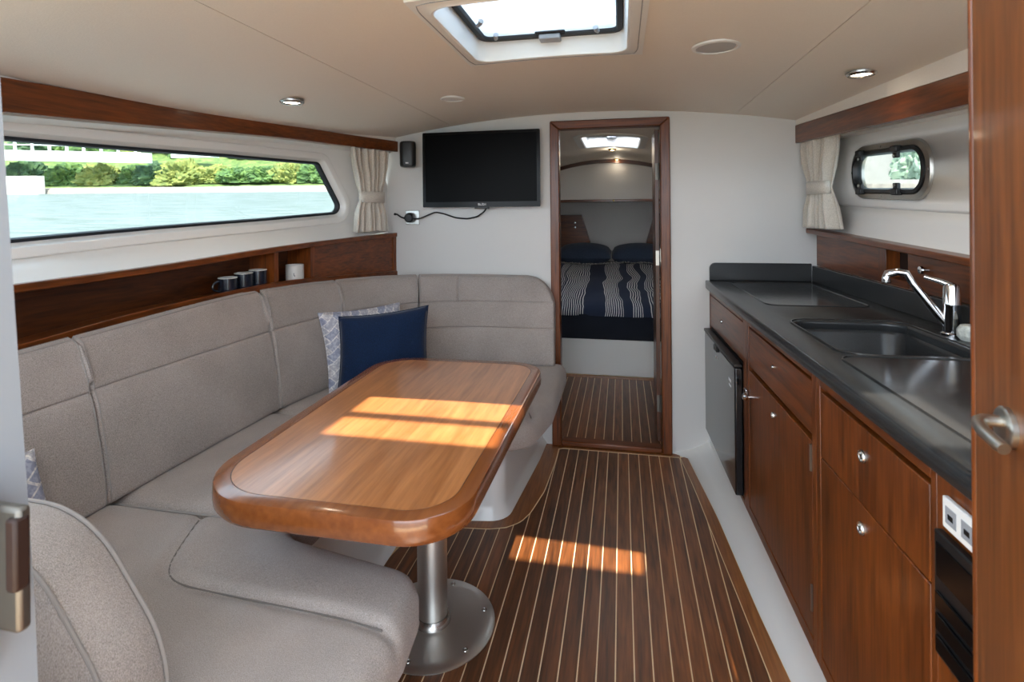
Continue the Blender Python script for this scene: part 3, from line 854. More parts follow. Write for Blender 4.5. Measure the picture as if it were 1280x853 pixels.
def field_cushion(outline, z0, ztop, r=0.035, step=0.0105, seams=(), bumps=None, bottom_in=0.012):
    """cushion with an outline in plan: domed rim, sewn seam lines pressed in"""
    P = np.array(densify(outline, 0.012))
    if area2([tuple(p) for p in P]) < 0: P = P[::-1]
    A, B = P, np.roll(P, -1, 0)
    lo, hi = P.min(0), P.max(0)
    nx = int((hi[0] - lo[0]) / step) + 2; ny = int((hi[1] - lo[1]) / step) + 2
    gx = np.linspace(lo[0] - 1e-3, hi[0] + 1e-3, nx); gy_ = np.linspace(lo[1] - 1e-3, hi[1] + 1e-3, ny)
    X, Y = np.meshgrid(gx, gy_); Q = np.stack([X.ravel(), Y.ravel()], 1)
    d = B - A; L2 = (d**2).sum(1) + 1e-12
    t = np.clip(((Q[:, None, :] - A[None]) * d[None]).sum(2) / L2[None], 0, 1)
    C = A[None] + t[..., None] * d[None]
    D = np.sqrt(((Q[:, None, :] - C)**2).sum(2)); k = D.argmin(1); dist = D[np.arange(len(Q)), k]; near = C[np.arange(len(Q)), k]
    ins = np.zeros(len(Q), bool)
    for (ax, ay), (bx, by) in zip(A, B):
        c = ((ay > Q[:, 1]) != (by > Q[:, 1]))
        xi = ax + (Q[:, 1] - ay) / (by - ay + 1e-15) * (bx - ax)
        ins ^= c & (Q[:, 0] < xi)
    near_b = (~ins) | (dist < step * 0.35)
    Q2 = np.where(near_b[:, None], near, Q); dd = np.where(near_b, 0, dist)
    e = np.clip(r - dd, 0, r)
    z = ztop - r + np.sqrt(np.maximum(r * r - e * e, 0))
    z = z + 0.010 * np.clip(dd / 0.06, 0, 1)
    for line, wdt, dep in seams:
        S = np.array(line); a, b = S[:-1], S[1:]; dl = b - a; l2 = (dl**2).sum(1) + 1e-12
        tt = np.clip(((Q2[:, None] - a[None]) * dl[None]).sum(2) / l2[None], 0, 1)
        sd = np.sqrt(((Q2[:, None] - (a[None] + tt[..., None] * dl[None]))**2).sum(2)).min(1)
        z = z - dep * np.exp(-(sd / wdt)**2)
    if bumps is not None: z = z + bumps(Q2, dd)
    z = np.maximum(z, z0 + 0.02)
    m = MB(); keep = {}
    fs = []
    for j in range(ny - 1):
        for i in range(nx - 1):
            q = [j * nx + i, j * nx + i + 1, (j + 1) * nx + i + 1, (j + 1) * nx + i]
            if not near_b[q].all(): fs.append(q)
    m.v = [(Q2[i, 0], Q2[i, 1], z[i]) for i in range(len(Q2))]
    bm = bmesh.new()
    vs = [bm.verts.new(v) for v in m.v]
    for q in fs:
        try: bm.faces.new([vs[i] for i in q])
        except ValueError: pass
    bmesh.ops.delete(bm, geom=[v for v in bm.verts if not v.link_faces], context='VERTS')
    bmesh.ops.remove_doubles(bm, verts=bm.verts, dist=2e-4)
    bmesh.ops.dissolve_degenerate(bm, edges=bm.edges, dist=1e-4)
    be = [e_ for e_ in bm.edges if len(e_.link_faces) == 1]
    ex = bmesh.ops.extrude_edge_only(bm, edges=be)
    nv = [g for g in ex['geom'] if isinstance(g, bmesh.types.BMVert)]
    cx, cy = P.mean(0)
    for v in nv: v.co.z = z0 + 0.012
    be2 = [g for g in ex['geom'] if isinstance(g, bmesh.types.BMEdge) and all(v in set(nv) for v in g.verts)]
    ex2 = bmesh.ops.extrude_edge_only(bm, edges=be2)
    for g in ex2['geom']:
        if isinstance(g, bmesh.types.BMVert):
            v = Vector((g.co.x - cx, g.co.y - cy)); l = v.length
            v = v * ((l - bottom_in) / l); g.co = (cx + v.x, cy + v.y, z0)
    e3 = [g for g in ex2['geom'] if isinstance(g, bmesh.types.BMEdge) and abs(g.verts[0].co.z - z0) < 1e-6 and abs(g.verts[1].co.z - z0) < 1e-6]
    try: bmesh.ops.triangle_fill(bm, edges=e3, use_beauty=False)
    except Exception: pass
    bm.verts.index_update()
    out = MB(); out.v = [tuple(v.co) for v in bm.verts]; out.f = [tuple(v.index for v in f.verts) for f in bm.faces]
    bm.free()
    return out

def piping_line(line, z, r=0.0035):
    return MB().tube([(x, y, z) for x, y in line], r, 6)

def seat(outline, ztop, seams, bump, label, pipes=()):
    o = empty('seat_cushion', (np.mean([p[0] for p in outline]), np.mean([p[1] for p in outline]), BASE_T), label, 'cushion', 'seat cushions of the settee')
    build('pad', field_cushion(outline, BASE_T + 0.0005, ztop, seams=seams, bumps=bump), 'fabric', o, angle=70)
    for p in pipes: build('piping', p, 'piping', o)
    for ln, wd, dp in seams:
        P = resample(ln, 80)
        for _ in range(14): P[1:-1] = (P[:-2] + 2 * P[1:-1] + P[2:]) / 4
        P = P[4:-4]
        build('seam', MB().tube([(x, y, ztop + 0.0018) for x, y in P], 0.0019, 6), 'seam_thread', o)
    return o
# aft run
aft = rpoly([(-1.515, 0.76), (-1.40, 0.62), (-0.47, 0.62), (-0.435, 1.00), (-0.452, 1.175), (-0.66, 1.212), (-0.835, 1.245), (-0.875, 1.292), (-1.50, 1.296)], [0, .02, .05, .1, .09, .1, .08, .03, .03], 6)
seam_a = [(-1.147, 1.294), (-1.10, 1.17), (-1.062, 1.085), (-1.03, 1.045), (-0.985, 1.028), (-0.9, 1.022), (-0.566, 1.005), (-0.464, 0.99), (-0.43, 0.985)]
def bump_a(Q, dd):
    S = np.array(seam_a)
    yl = np.interp(Q[:, 0], S[::-1, 0][np.argsort(S[::-1, 0])], S[::-1, 1][np.argsort(S[::-1, 0])])
    inside = (Q[:, 0] > -1.147) & (Q[:, 1] > yl)
    dist = np.where(inside, Q[:, 1] - yl, 0)
    return 0.004 * np.clip(dist / 0.018, 0, 1)**0.5 * np.exp(-np.clip(dist - 0.05, 0, 9) / 0.4) * np.clip(dd / 0.03, 0, 1)
seat(aft, 0.462, [(seam_a, 0.014, 0.011)], bump_a, 'grey seat cushion nearest the white door post, with a sewn front roll',
     [piping_line([(-1.48, 1.296), (-1.15, 1.296), (-0.90, 1.293)], 0.452)])
# port run
seam_p = [(-1.150, 1.30), (-1.147, 1.45), (-1.14, 2.01)]
def bump_p(Q, dd): return 0.004 * np.clip((Q[:, 0] + 1.147) / 0.018, 0, 1)**0.5 * np.clip(dd / 0.03, 0, 1)
port = rpoly([(-1.515, 1.304), (-0.90, 1.304), (-0.845, 1.33), (-0.845, 1.996), (-1.515, 1.996)], [.02, .04, .06, .02, .02], 6)
seat(port, 0.462, [(seam_p, 0.014, 0.011)], bump_p, 'grey seat cushion along the window side, mostly under the table edge',
     [piping_line([(-1.48, 1.999), (-0.9, 1.999)], 0.450)])
# forward run
seam_f = [(-1.0, 2.27), (-0.55, 2.285), (-0.476, 2.28), (-0.42, 2.25), (-0.375, 2.16), (-0.35, 2.08)]
def bump_f(Q, dd): return 0.004 * np.clip((2.27 - Q[:, 1]) / 0.018, 0, 1)**0.5 * np.clip(dd / 0.03, 0, 1) * (Q[:, 0] > -0.99)
fwd = rpoly([(-1.46, 2.004), (-0.84, 2.004), (-0.48, 1.985), (-0.345, 2.07), (-0.300, 2.30), (-0.295, 2.90), (-1.28, 2.90), (-1.42, 2.6)], [.02, .02, .1, .12, .1, .05, .02, .05], 6)
seat(fwd, 0.462, [(seam_f, 0.014, 0.011)], bump_f, 'grey seat cushion against the far bulkhead beside the open doorway')

# backrest cushions swept along the wall
BP = resample([(-1.405, 0.62), (-1.425, 1.0), (-1.425, 1.3), (-1.42, 1.6), (-1.402, 2.0), (-1.355, 2.25), (-1.29, 2.43), (-1.20, 2.58), (-1.08, 2.69), (-0.94, 2.755), (-0.8, 2.785), (-0.355, 2.80)], 240)
for _ in range(6):
    BP[1:-1] = (BP[:-2] + 2 * BP[1:-1] + BP[2:]) / 4
BL = np.r_[0, np.cumsum(np.linalg.norm(np.diff(BP, axis=0), axis=1))]
def bp(u):
    p = np.array([np.interp(u, BL, BP[:, 0]), np.interp(u, BL, BP[:, 1])])
    q = np.array([np.interp(u + .01, BL, BP[:, 0]) - np.interp(u - .01, BL, BP[:, 0]), np.interp(u + .01, BL, BP[:, 1]) - np.interp(u - .01, BL, BP[:, 1])])
    q /= np.linalg.norm(q)
    return p, np.array([-q[1], q[0]])
def u_at_y(y): return float(np.interp(y, BP[:, 1], BL))
def back_section(top, grooves, lean, th):
    """(a outward, h) front from bottom to top, then over the top and down the back"""
    zb = 0.468
    H = top - zb
    pts = [(0.030, zb), (0.010, zb + 0.003), (0.002, zb + 0.010)]
    hs = set(np.linspace(zb + 0.02, top - 0.035, 16).tolist())
    for gz in grooves:
        hs = {h for h in hs if abs(h - gz) > 0.014} | {gz + k for k in (-0.014, -0.008, -0.004, -0.0015, 0.0, 0.0015, 0.004, 0.008, 0.014)}
    for h in sorted(hs):
        t = (h - zb) / H
        a = lean * t ** 1.25 - 0.010 * math.sin(math.pi * t)
        g = sum(math.exp(-((h - gz) / 0.003)**2) * 0.0055 + (-0.004) * math.exp(-((abs(h - gz) - 0.05) / 0.035)**2) for gz in grooves)
        pts.append((a + g, float(h)))
    n_front = len(pts)
    a0 = pts[-1][0]
    pts += [(a0 + 0.006, top - 0.018), (a0 + 0.02, top - 0.006), (a0 + 0.04, top), (a0 + th * 0.7, top + 0.002), (a0 + th - 0.01, top - 0.008), (a0 + th, top - 0.03), (a0 + th - 0.0, zb + 0.2), (min(a0 + th, lean + th) - 0.03, zb)]
    return pts, n_front
def back_cushion(u0, u1, top, grooves, label, lean=0.10, th=0.085, end_r=0.0, vseam=None, pipes=(True, True)):
    r = 0.012
    st = []
    for e in (0, 0.002, 0.006, 0.012, 0.018): st.append(u0 + e)
    n = max(3, int((u1 - u0) / 0.03))
    st += list(np.linspace(u0 + 0.03, u1 - (0.03 if not end_r else end_r), n))
    if end_r: st += [u1 - end_r * (1 - math.sin(t)) for t in np.linspace(0.15, 1.35, 9)]
    for e in (0.018, 0.012, 0.006, 0.002, 0): st.append(u1 - e)
    st = sorted(set(st))
    if vseam: st = sorted(set(st + [vseam - .008, vseam - .004, vseam, vseam + .004, vseam + .008]))
    rings = []
    nf = [0]
    def ring(u, clampz=None):
        tp = top(u) if callable(top) else top
        sec, nf[0] = back_section(tp, grooves, lean, th)
        e = max(0.0, r - min(u - u0, u1 - u)); I = r - math.sqrt(max(0, r * r - e * e))
        I = I * 0.8
        p, nrm = bp(u)
        ca = sum(a for a, h in sec) / len(sec); zt, zb = tp, 0.468
        zl = None
        if end_r and u > u1 - end_r:
            q = end_r - (u1 - u); zl = tp - 1.15 * (end_r - math.sqrt(max(0, end_r**2 - q * q)))
        o = []
        for a, h in sec:
            if zl is not None and h > zl: h = zl - (tp - h) * 0.15
            k = min(1, min(h - zb, zt - h) / 0.03) if h < zt else 0
            a2 = a + (I if a < ca else -I)
            h2 = h - I if h > zt - 0.05 else h
            if vseam and h > grooves[0] - 0.004 and a < lean + 0.02:
                a2 += 0.006 * math.exp(-((u - vseam) / 0.005)**2)
            o.append((p[0] + nrm[0] * a2, p[1] + nrm[1] * a2, h2))
        return o
    for u in st: rings.append(ring(u))
    o = empty('back_cushion', (*bp((u0 + u1) / 2)[0], 0.475), label, 'cushion', 'backrest cushions of the settee')
    build('pad', MB().loft(rings), 'fabric', o, angle=75)
    for flag, u in zip(pipes, (u0 + 0.006, u1 - 0.006)):
        if flag:
            R = ring(u)
            build('piping', MB().tube([(p[0] + 0.0 * (1 if u == u0 else 1), p[1], p[2]) for p in R[2:nf[0] + 5]], 0.0022, 6), 'piping', o)
    # welt along the top front edge
    us = np.linspace(u0 + 0.012, u1 - 0.012 - end_r, 14)
    build('welt', MB().tube([ring(u)[nf[0] + 1] for u in us], 0.0026, 6), 'piping', o)
    return o
TOPU = smooth_interp([0.0, u_at_y(1.25), u_at_y(2.0), u_at_y(2.45), u_at_y(2.75), BL[-1]], [0.925, 0.945, 0.967, 0.955, 0.942, 0.934])
U1, U2 = u_at_y(1.255), u_at_y(2.00)
U3 = u_at_y(2.40); U4 = u_at_y(2.70)
back_cushion(u_at_y(0.765), U1 - 0.002, TOPU, [0.79], 'grey backrest cushion cut off by the white door post', lean=0.105, th=0.055, pipes=(False, True))
back_cushion(U1 + 0.002, U2 - 0.002, TOPU, [0.795], 'widest grey backrest cushion, on the window side', lean=0.103, th=0.055)
back_cushion(U2 + 0.002, U3 - 0.002, TOPU, [0.80], 'grey backrest cushion behind the patterned scatter cushion', lean=0.085, th=0.05)
back_cushion(U3 + 0.002, U4 - 0.002, TOPU, [0.80], 'curved grey corner backrest cushion behind the blue scatter cushion', lean=0.08, th=0.06)
back_cushion(U4 + 0.002, BL[-1], TOPU, [0.80, 0.665], 'grey backrest cushion below the television, with rounded free end', lean=0.085, th=0.062, end_r=0.15, vseam=u_at_y(2.7) + 0.20, pipes=(True, False))

# aft backrest: thick cushion seen from its rounded end
ab = empty('back_cushion', (-1.1, 0.68, 0.465), 'grey backrest cushion at the near end, seen from behind its rounded corner', 'cushion', 'backrest cushions of the settee')
BX1 = -0.728
abp = rpoly([(-1.50, 0.475), (BX1, 0.475), (BX1 - 0.01, 0.60), (BX1 - 0.16, 0.800), (-1.50, 0.815)], [0.01, 0.02, 0.25, 0.20, 0.01], 14)
Y0, Y1 = 0.640, 0.748
lv = []
for y, ins in [(Y0, 0.014), (Y0 + 0.004, 0.005), (Y0 + 0.012, 0), (Y0 + 0.04, -0.004), ((Y0 + Y1) / 2, -0.006), (Y1 - 0.04, -0.004), (Y1 - 0.012, 0), (Y1 - 0.004, 0.005), (Y1, 0.014)]:
    lv.append([(x, y, z) for x, z in offset(abp, -ins)])
lv.insert(0, [(x, Y0 - 0.006, z) for x, z in offset(abp, -0.06)])
lv.append([(x, Y1 + 0.012, z) for x, z in offset(abp, -0.06)])
build('pad', MB().loft(lv), 'fabric', ab, angle=70)
for y in (Y0 + 0.004, Y1 - 0.004):
    build('piping', MB().tube([(x, y, z) for x, z in offset(abp, -0.001)], 0.0034, 8, closed=True), 'piping', ab)

# scatter cushions
def scatter(name, mat, c, w_, h_, t_, ex, ey, label, ear=0.09):
    """pillow: ex is the width direction, ey the up direction"""
    ex, ey = Vector(ex).normalized(), Vector(ey).normalized(); en = ex.cross(ey).normalized()
    o = empty(name, c, label, 'cushion', 'scatter cushions on the settee')
    m = MB(); n = 26
    def P(u, v, s):
        a, b = 2 * u - 1, 2 * v - 1
        x = a * (1 - ear * (1 - b * b) * abs(a)**4 * 0.8); y = b * (1 - ear * (1 - a * a) * abs(b)**4 * 0.8)
        th = (max(0, (1 - a**2)) * max(0, (1 - b**2)))**0.42
        wr = 0.02 * noise.noise(Vector((a * 2.1 + c[0] * 9, b * 2.1, s * 3)))
        return Vector(c) + ex * (x * w_ / 2) + ey * (y * h_ / 2) + en * (s * t_ / 2 * th * (1 + wr * 5))
    m.grid(lambda u, v: P(u, v, 1), n, n)
    m.grid(lambda u, v: P(1 - u, v, -1), n, n)
    build('cover', m, mat, o, angle=80)
    e = [P(t, 0, 0) for t in np.linspace(0, 1, 12)] + [P(1, t, 0) for t in np.linspace(0, 1, 12)[1:]] + [P(1 - t, 1, 0) for t in np.linspace(0, 1, 12)[1:]] + [P(0, 1 - t, 0) for t in np.linspace(0, 1, 12)[1:-1]]
    build('edge_seam', MB().tube(e, 0.0028, 6, closed=True), mat, o)
    return o
scatter('scatter_cushion', 'navy', (-1.075, 2.295, 0.652), 0.41, 0.37, 0.14, (0.35, 0.17, 0.03), (-0.10, 0.25, 0.96), 'plain navy blue scatter cushion behind the table')
scatter('scatter_cushion', 'patterned', (-1.215, 2.40, 0.648), 0.42, 0.37, 0.11, (0.62, 0.78, 0.0), (-0.24, 0.16, 0.95), 'grey and white patterned scatter cushion half hidden by the navy one')
scatter('scatter_cushion', 'patterned', (-1.400, 0.940, 0.598), 0.26, 0.24, 0.09, (-0.05, 1.0, 0.0), (-0.30, 0.0, 0.95), 'pale patterned scatter cushion of which one edge shows beside the white door post')

# ================================================================== TABLE
tz = 0.69
tbl = empty('dining_table', (-0.60, 1.60, 0.0), 'varnished teak table with rounded corners on a steel pedestal', 'table')
out_t = rpoly([(-0.955, 0.985), (-0.315, 0.985), (-0.300, 2.11), (-0.975, 2.095)], [0.19, 0.14, 0.13, 0.16], 14)
inn = offset(out_t, -0.036)
def tring(d, z): return [(x, y, z) for x, y in (offset(out_t, d) if d else out_t)]
build('edge_moulding', MB().loft([[(x, y, tz) for x, y in offset(out_t, -0.036)], tring(-0.005, tz), tring(-0.0015, tz - 0.0015), tring(0, tz - 0.005), tring(0.0015, tz - 0.030), tring(0, tz - 0.046), tring(-0.006, tz - 0.055), tring(-0.022, tz - 0.058), tring(-0.036, tz - 0.056), [(x, y, tz) for x, y in offset(out_t, -0.036)]], (False, False)), 'table_edge', tbl)
build('inlay_line', MB().loft([[(x, y, z) for x, y in offset(out_t, d)] for d, z in [(-0.0355, tz - 0.01), (-0.0355, tz - 0.0006), (-0.0385, tz - 0.0006), (-0.0385, tz - 0.01)]], (False, False)), 'dark_line', tbl)
build('table_panel', MB().prism(offset(out_t, -0.038), tz - 0.03, tz), 'table', tbl)
PC = (-0.595, 1.605)
ped = build('pedestal', MB().lathe([(0.034, 0.03), (0.047, 0.031), (0.047, 0.56), (0.045, 0.565)], (*PC, 0), n=40), 'brushed', tbl)
build('collar', MB().lathe([(0.058, 0.006), (0.058, 0.018), (0.052, 0.026), (0.049, 0.03)], (*PC, 0), n=40), 'steel', ped)
build('inner_tube', MB().lathe([(0.038, 0.55), (0.038, 0.625)], (*PC, 0), n=32), 'steel', tbl)
build('clamp_ring', MB().lathe([(0.040, 0.565), (0.050, 0.566), (0.050, 0.580), (0.040, 0.584)], (*PC, 0), n=32), 'black_plastic', tbl)
build('top_flange', MB().lathe([(0.06, 0.612), (0.085, 0.622), (0.085, 0.6325)], (*PC, 0), n=32), 'black_plastic', tbl)
bd = build('base_disc', MB().lathe([(0.0, 0.010), (0.16, 0.010), (0.188, 0.007), (0.196, 0.003), (0.196, 0.0006), (0.0, 0.0006)], (*PC, 0), n=72), 'brushed', tbl, angle=25)
for k in range(6):
    a = math.radians(25 + 60 * k)
    build('screw', MB().lathe([(0.0085, 0.0095), (0.0075, 0.0118), (0.0035, 0.0120), (0.003, 0.0108), (0.0, 0.0108)], (PC[0] + 0.165 * math.cos(a), PC[1] + 0.165 * math.sin(a), 0), n=14), 'steel', bd)

# ================================================================== PORT SHELF
sh = empty('wall_shelf', (-1.5, 2.0, 0.93), 'long teak shelf niche on the hull side above the settee back', 'shelf')
def ybox(y0, y1, o0, o1, zf0, zf1, n=24):
    return ysweep(y0, y1, lambda y: [(XS(y) + o0, y, zf0(y)), (XS(y) + o1, y, zf0(y)), (XS(y) + o1, y, zf1(y)), (XS(y) + o0, y, zf1(y))], n)
build('top_board', ybox(0.28, 2.946, -0.13, 0.004, lambda y: SHELFZ(y) - 0.024, lambda y: SHELFZ(y)), 'joinery_y', sh, bevel=0.004)
build('bottom_board', ybox(0.28, 2.946, -0.13, -0.016, lambda y: LIPZ(y) - 0.030, lambda y: LIPZ(y) - 0.016), 'joinery_y', sh)
build('lip', ybox(0.28, 2.946, -0.016, 0.003, lambda y: LIPZ(y) - 0.034, lambda y: LIPZ(y)), 'joinery_y', sh, bevel=0.003)
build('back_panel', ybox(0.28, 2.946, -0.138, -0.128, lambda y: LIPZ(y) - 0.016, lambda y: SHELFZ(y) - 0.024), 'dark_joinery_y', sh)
for y0, y1 in ((2.120, 2.145), (2.337, 2.364)):
    build('divider', ybox(y0, y1, -0.128, -0.004, lambda y: LIPZ(y) - 0.016, lambda y: SHELFZ(y) - 0.024, 3), 'joinery_z', sh)
build('locker_front', ybox(2.362, 2.925, -0.026, -0.012, lambda y: LIPZ(y) - 0.016, lambda y: SHELFZ(y) - 0.024), 'joinery_y', sh)
build('end_trim', ybox(2.925, 2.946, -0.128, -0.004, lambda y: LIPZ(y) - 0.016, lambda y: SHELFZ(y) - 0.024, 3), 'joinery_z', sh)

# mugs in the niche
def mug(y, off, mat, label, handle_dir=None, r=0.036, h=0.064, group=None, mark=False):
    z = LIPZ(y) - 0.0158
    c = (XS(y) + off, y, z)
    o = empty('mug', c, label, 'mug', group)
    build('cup', MB().lathe([(r * 0.86, 0.0), (r * 0.97, 0.006), (r, 0.02), (r, h - 0.006), (r * 0.99, h - 0.001), (r * 0.95, h), (r * 0.91, h - 0.003), (r * 0.9, 0.008), (0.0, 0.006)], c, n=32), mat, o)
    build('rim', MB().tube([(c[0] + r * 0.95 * math.cos(t), c[1] + r * 0.95 * math.sin(t), z + h) for t in np.linspace(0, 2 * math.pi, 28)[:-1]], 0.0026, 6, closed=True), 'mug_white', o)
    if handle_dir is not None:
        dx, dy = math.cos(handle_dir), math.sin(handle_dir)
        pts = [(c[0] + dx * (r - 0.002 + 0.026 * math.sin(t)), c[1] + dy * (r - 0.002 + 0.026 * math.sin(t)), z + h * 0.5 + h * 0.32 * math.cos(t)) for t in np.linspace(0, math.pi, 12)]
        build('handle', MB().tube(pts, 0.0045, 8), mat, o)
    if mark:
        a0 = math.radians(-62)
        mk = MB()
        for k, (da, dz, l) in enumerate([(0.0, 0.032, 0.014), (0.10, 0.028, 0.008)]):
            q = [(c[0] + (r + 0.0006) * math.cos(a0 + da + e), c[1] + (r + 0.0006) * math.sin(a0 + da + e), z + dz + f * l) for f in (0, 1) for e in (-0.03, 0.03)]
            mk.add(q, [(0, 1, 3, 2)])
        build('mark', mk, 'mug_mark', o)
    return o
mug(1.925, -0.048, 'mug_dark', 'dark blue mug with pale rim, first of three in the niche, its handle showing', -2.0, group='dark mugs in the niche')
mug(2.004, -0.048, 'mug_dark', 'dark blue mug with pale rim, middle one of three in the niche', None, group='dark mugs in the niche', r=0.0365, h=0.072)
mug(2.079, -0.048, 'mug_dark', 'dark blue mug with pale rim, next to the shelf divider', None, group='dark mugs in the niche', r=0.0365, h=0.076)
mug(2.288, -0.046, 'mug_white', 'off white mug alone in the small niche between two dividers', None, r=0.041, h=0.080, mark=True)

# ================================================================== CURTAINS
def curtain(name, label, path, zt, zb, ztie, ctr, wfun, amp, n=9, group=None):
    """path: two plan points the curtain hangs between"""
    A, B = Vector(path[0]), Vector(path[1]); d = (B - A).normalized(); nrm = Vector((d.y, -d.x)); W = (B - A).length
    o = empty(name, (*(A.lerp(B, 0.5)), zb), label, 'curtain', group)
    def P(u, v):
        z = zt + (zb - zt) * v
        t = (u - 0.5) * wfun(z) + ctr(z)
        ph = 0.5 * math.sin(u * 5 + 1.0)
        k = abs(z - ztie); a = amp * (0.45 + 0.55 * min(1, k / 0.10))
        off = a * math.sin(2 * math.pi * n * u + ph) + 0.3 * a * math.sin(2 * math.pi * n * 0.37 * u + 1 + v * 2) + 0.012 * math.cos(math.pi * (u - 0.5)) * (1 if k > 0.05 else 1.3)
        p = A + d * (W * 0.5 + t) + nrm * off
        return (p.x, p.y, z)
    m = MB().grid(P, n * 14, 34)
    build('drape', m, 'curtain', o, solid=0.003, angle=80)
    wt = wfun(ztie) / 2
    tb_ = MB()
    loop = []
    for t in np.linspace(0, 2 * math.pi, 40)[:-1]:
        q = A + d * (W * 0.5 + ctr(ztie) + (wt + 0.006) * math.cos(t)) + nrm * (0.010 + (amp * 0.9 + 0.012) * math.sin(t))
        loop.append((q.x, q.y))
    tb_.loft([[(x, y, ztie - 0.030) for x, y in loop], [(x, y, ztie + 0.030) for x, y in loop]], (False, False))
    build('tieback', tb_, 'curtain', o, solid=0.004)
    hem = [P(u, 0.045) for u in np.linspace(0, 1, n * 14 + 1)]
    build('heading_stitch', MB().tube(hem, 0.0022, 5), 'curtain', o)
    return o
wL = lambda z: float(np.interp(z, [1.19, 1.30, 1.375, 1.46, 1.55, 1.64], [0.275, 0.24, 0.170, 0.225, 0.285, 0.31]))
cL = lambda z: float(np.interp(z, [1.19, 1.375, 1.64], [0.012, 0.005, 0.0]))
curtain('curtain', 'cream pleated curtain tied back beside the long window', ((-1.415, 2.615), (-1.325, 2.91)), 1.640, 1.185, 1.375, cL, wL, 0.026, 7, 'cream curtains')
wR = lambda z: float(np.interp(z, [1.19, 1.30, 1.390, 1.47, 1.56, 1.655], [0.345, 0.28, 0.20, 0.25, 0.32, 0.345]))
cR = lambda z: float(np.interp(z, [1.19, 1.39, 1.655], [-0.005, -0.01, 0.0]))
curtain('curtain', 'cream pleated curtain tied back beside the small portlight', ((0.915, 2.93), (0.932, 2.60)), 1.640, 1.200, 1.390, cR, wR, 0.026, 6, 'cream curtains')

# ================================================================== TELEVISION, SPEAKER, SOCKET
tv = empty('television', (-0.765, 2.89, 1.31), 'black flat television on the bulkhead above the settee, left of the doorway', 'television')
TX0, TX1, TZ0, TZ1, TY = -1.100, -0.430, 1.316, 1.737, 2.868
build('housing', MB().box(TX0 + 0.004, TX1 - 0.004, TY + 0.012, TY + 0.05, TZ0 + 0.004, TZ1 - 0.004), 'black_plastic', tv, bevel=0.01, seg=3)
bz = MB().loft([[(x, TY + 0.012, z) for x, z in rpoly([(TX0, TZ0), (TX1, TZ0), (TX1, TZ1), (TX0, TZ1)], 0.006, 3)],
                [(x, TY, z) for x, z in rpoly([(TX0, TZ0), (TX1, TZ0), (TX1, TZ1), (TX0, TZ1)], 0.006, 3)],
                [(x, TY, z) for x, z in rpoly([(TX0 + .018, TZ0 + .030), (TX1 - .018, TZ0 + .030), (TX1 - .018, TZ1 - .018), (TX0 + .018, TZ1 - .018)], 0.002, 3)],
                [(x, TY + 0.004, z) for x, z in rpoly([(TX0 + .019, TZ0 + .031), (TX1 - .019, TZ0 + .031), (TX1 - .019, TZ1 - .019), (TX0 + .019, TZ1 - .019)], 0.002, 3)]], (False, False))
build('bezel', bz, 'black_gloss', tv)
build('screen', MB().box(TX0 + .017, TX1 - .017, TY + 0.004, TY + 0.010, TZ0 + .028, TZ1 - .016), 'screen', tv)
build('stand_socket', MB().box(-0.80, -0.72, TY + 0.004, TY + 0.03, TZ0 - 0.010, TZ0 + 0.004), 'black_plastic', tv, bevel=0.002)
build('wall_bracket', MB().box(-0.87, -0.67, TY + 0.05, YB - 0.0005, 1.42, 1.62), 'black_plastic', tv)
cu = bpy.data.curves.new('lettering', 'FONT'); cu.body = 'BUSH'; cu.size = 0.019; cu.align_x = 'CENTER'; cu.extrude = 0.0003
tx = bpy.data.objects.new('lettering', cu); COL.objects.link(tx)
tx.rotation_euler = (math.pi / 2, 0, 0)
tx.parent = tv; tx.location = Vector((-0.755, TY - 0.0005, TZ0 + 0.008)) - WORG[tv.name]
bpy.context.view_layer.update()
me_ = bpy.data.meshes.new_from_object(tx.evaluated_get(bpy.context.evaluated_depsgraph_get()))
me_.materials.clear(); me_.materials.append(M['print_white'])
tx2 = bpy.data.objects.new('brand_lettering', me_); COL.objects.link(tx2)
tx2.parent = tv; tx2.location = tx.location; tx2.rotation_euler = tx.rotation_euler
bpy.data.objects.remove(tx); bpy.data.curves.remove(cu)

spk = empty('wall_speaker', (-1.195, 2.90, 1.545), 'small black loudspeaker in the corner between curtain and television', 'speaker')
sx0, sy0 = -1.192, 2.885
spp = rpoly([(-0.052, -0.045), (0.052, -0.045), (0.034, 0.045), (-0.034, 0.045)], [0.028, 0.028, 0.02, 0.02], 6)
def srot(p, a=math.radians(12)):
    return (sx0 + p[0] * math.cos(a) - p[1] * math.sin(a), sy0 + p[0] * math.sin(a) + p[1] * math.cos(a))
build('cabinet', MB().loft([[(*srot((x * k, y * k)), z) for x, y in spp] for z, k in [(1.548, 0.80), (1.553, 0.95), (1.565, 1.0), (1.675, 1.0), (1.688, 0.95), (1.693, 0.82)]]), 'black_plastic', spk)
build('badge', MB().box(-0.008, 0.008, -0.0470, -0.0452, 1.565, 1.572, T=lambda a, b, c: (*srot((a, b)), c)), 'print_white', spk)
build('bracket', MB().box(-0.012, 0.012, 0.02, 0.06, 1.69, 1.70, T=lambda a, b, c: (*srot((a, b)), c)).box(-0.01, 0.01, 0.053, 0.060, 1.66, 1.70, T=lambda a, b, c: (*srot((a, b)), c)), 'black_plastic', spk)

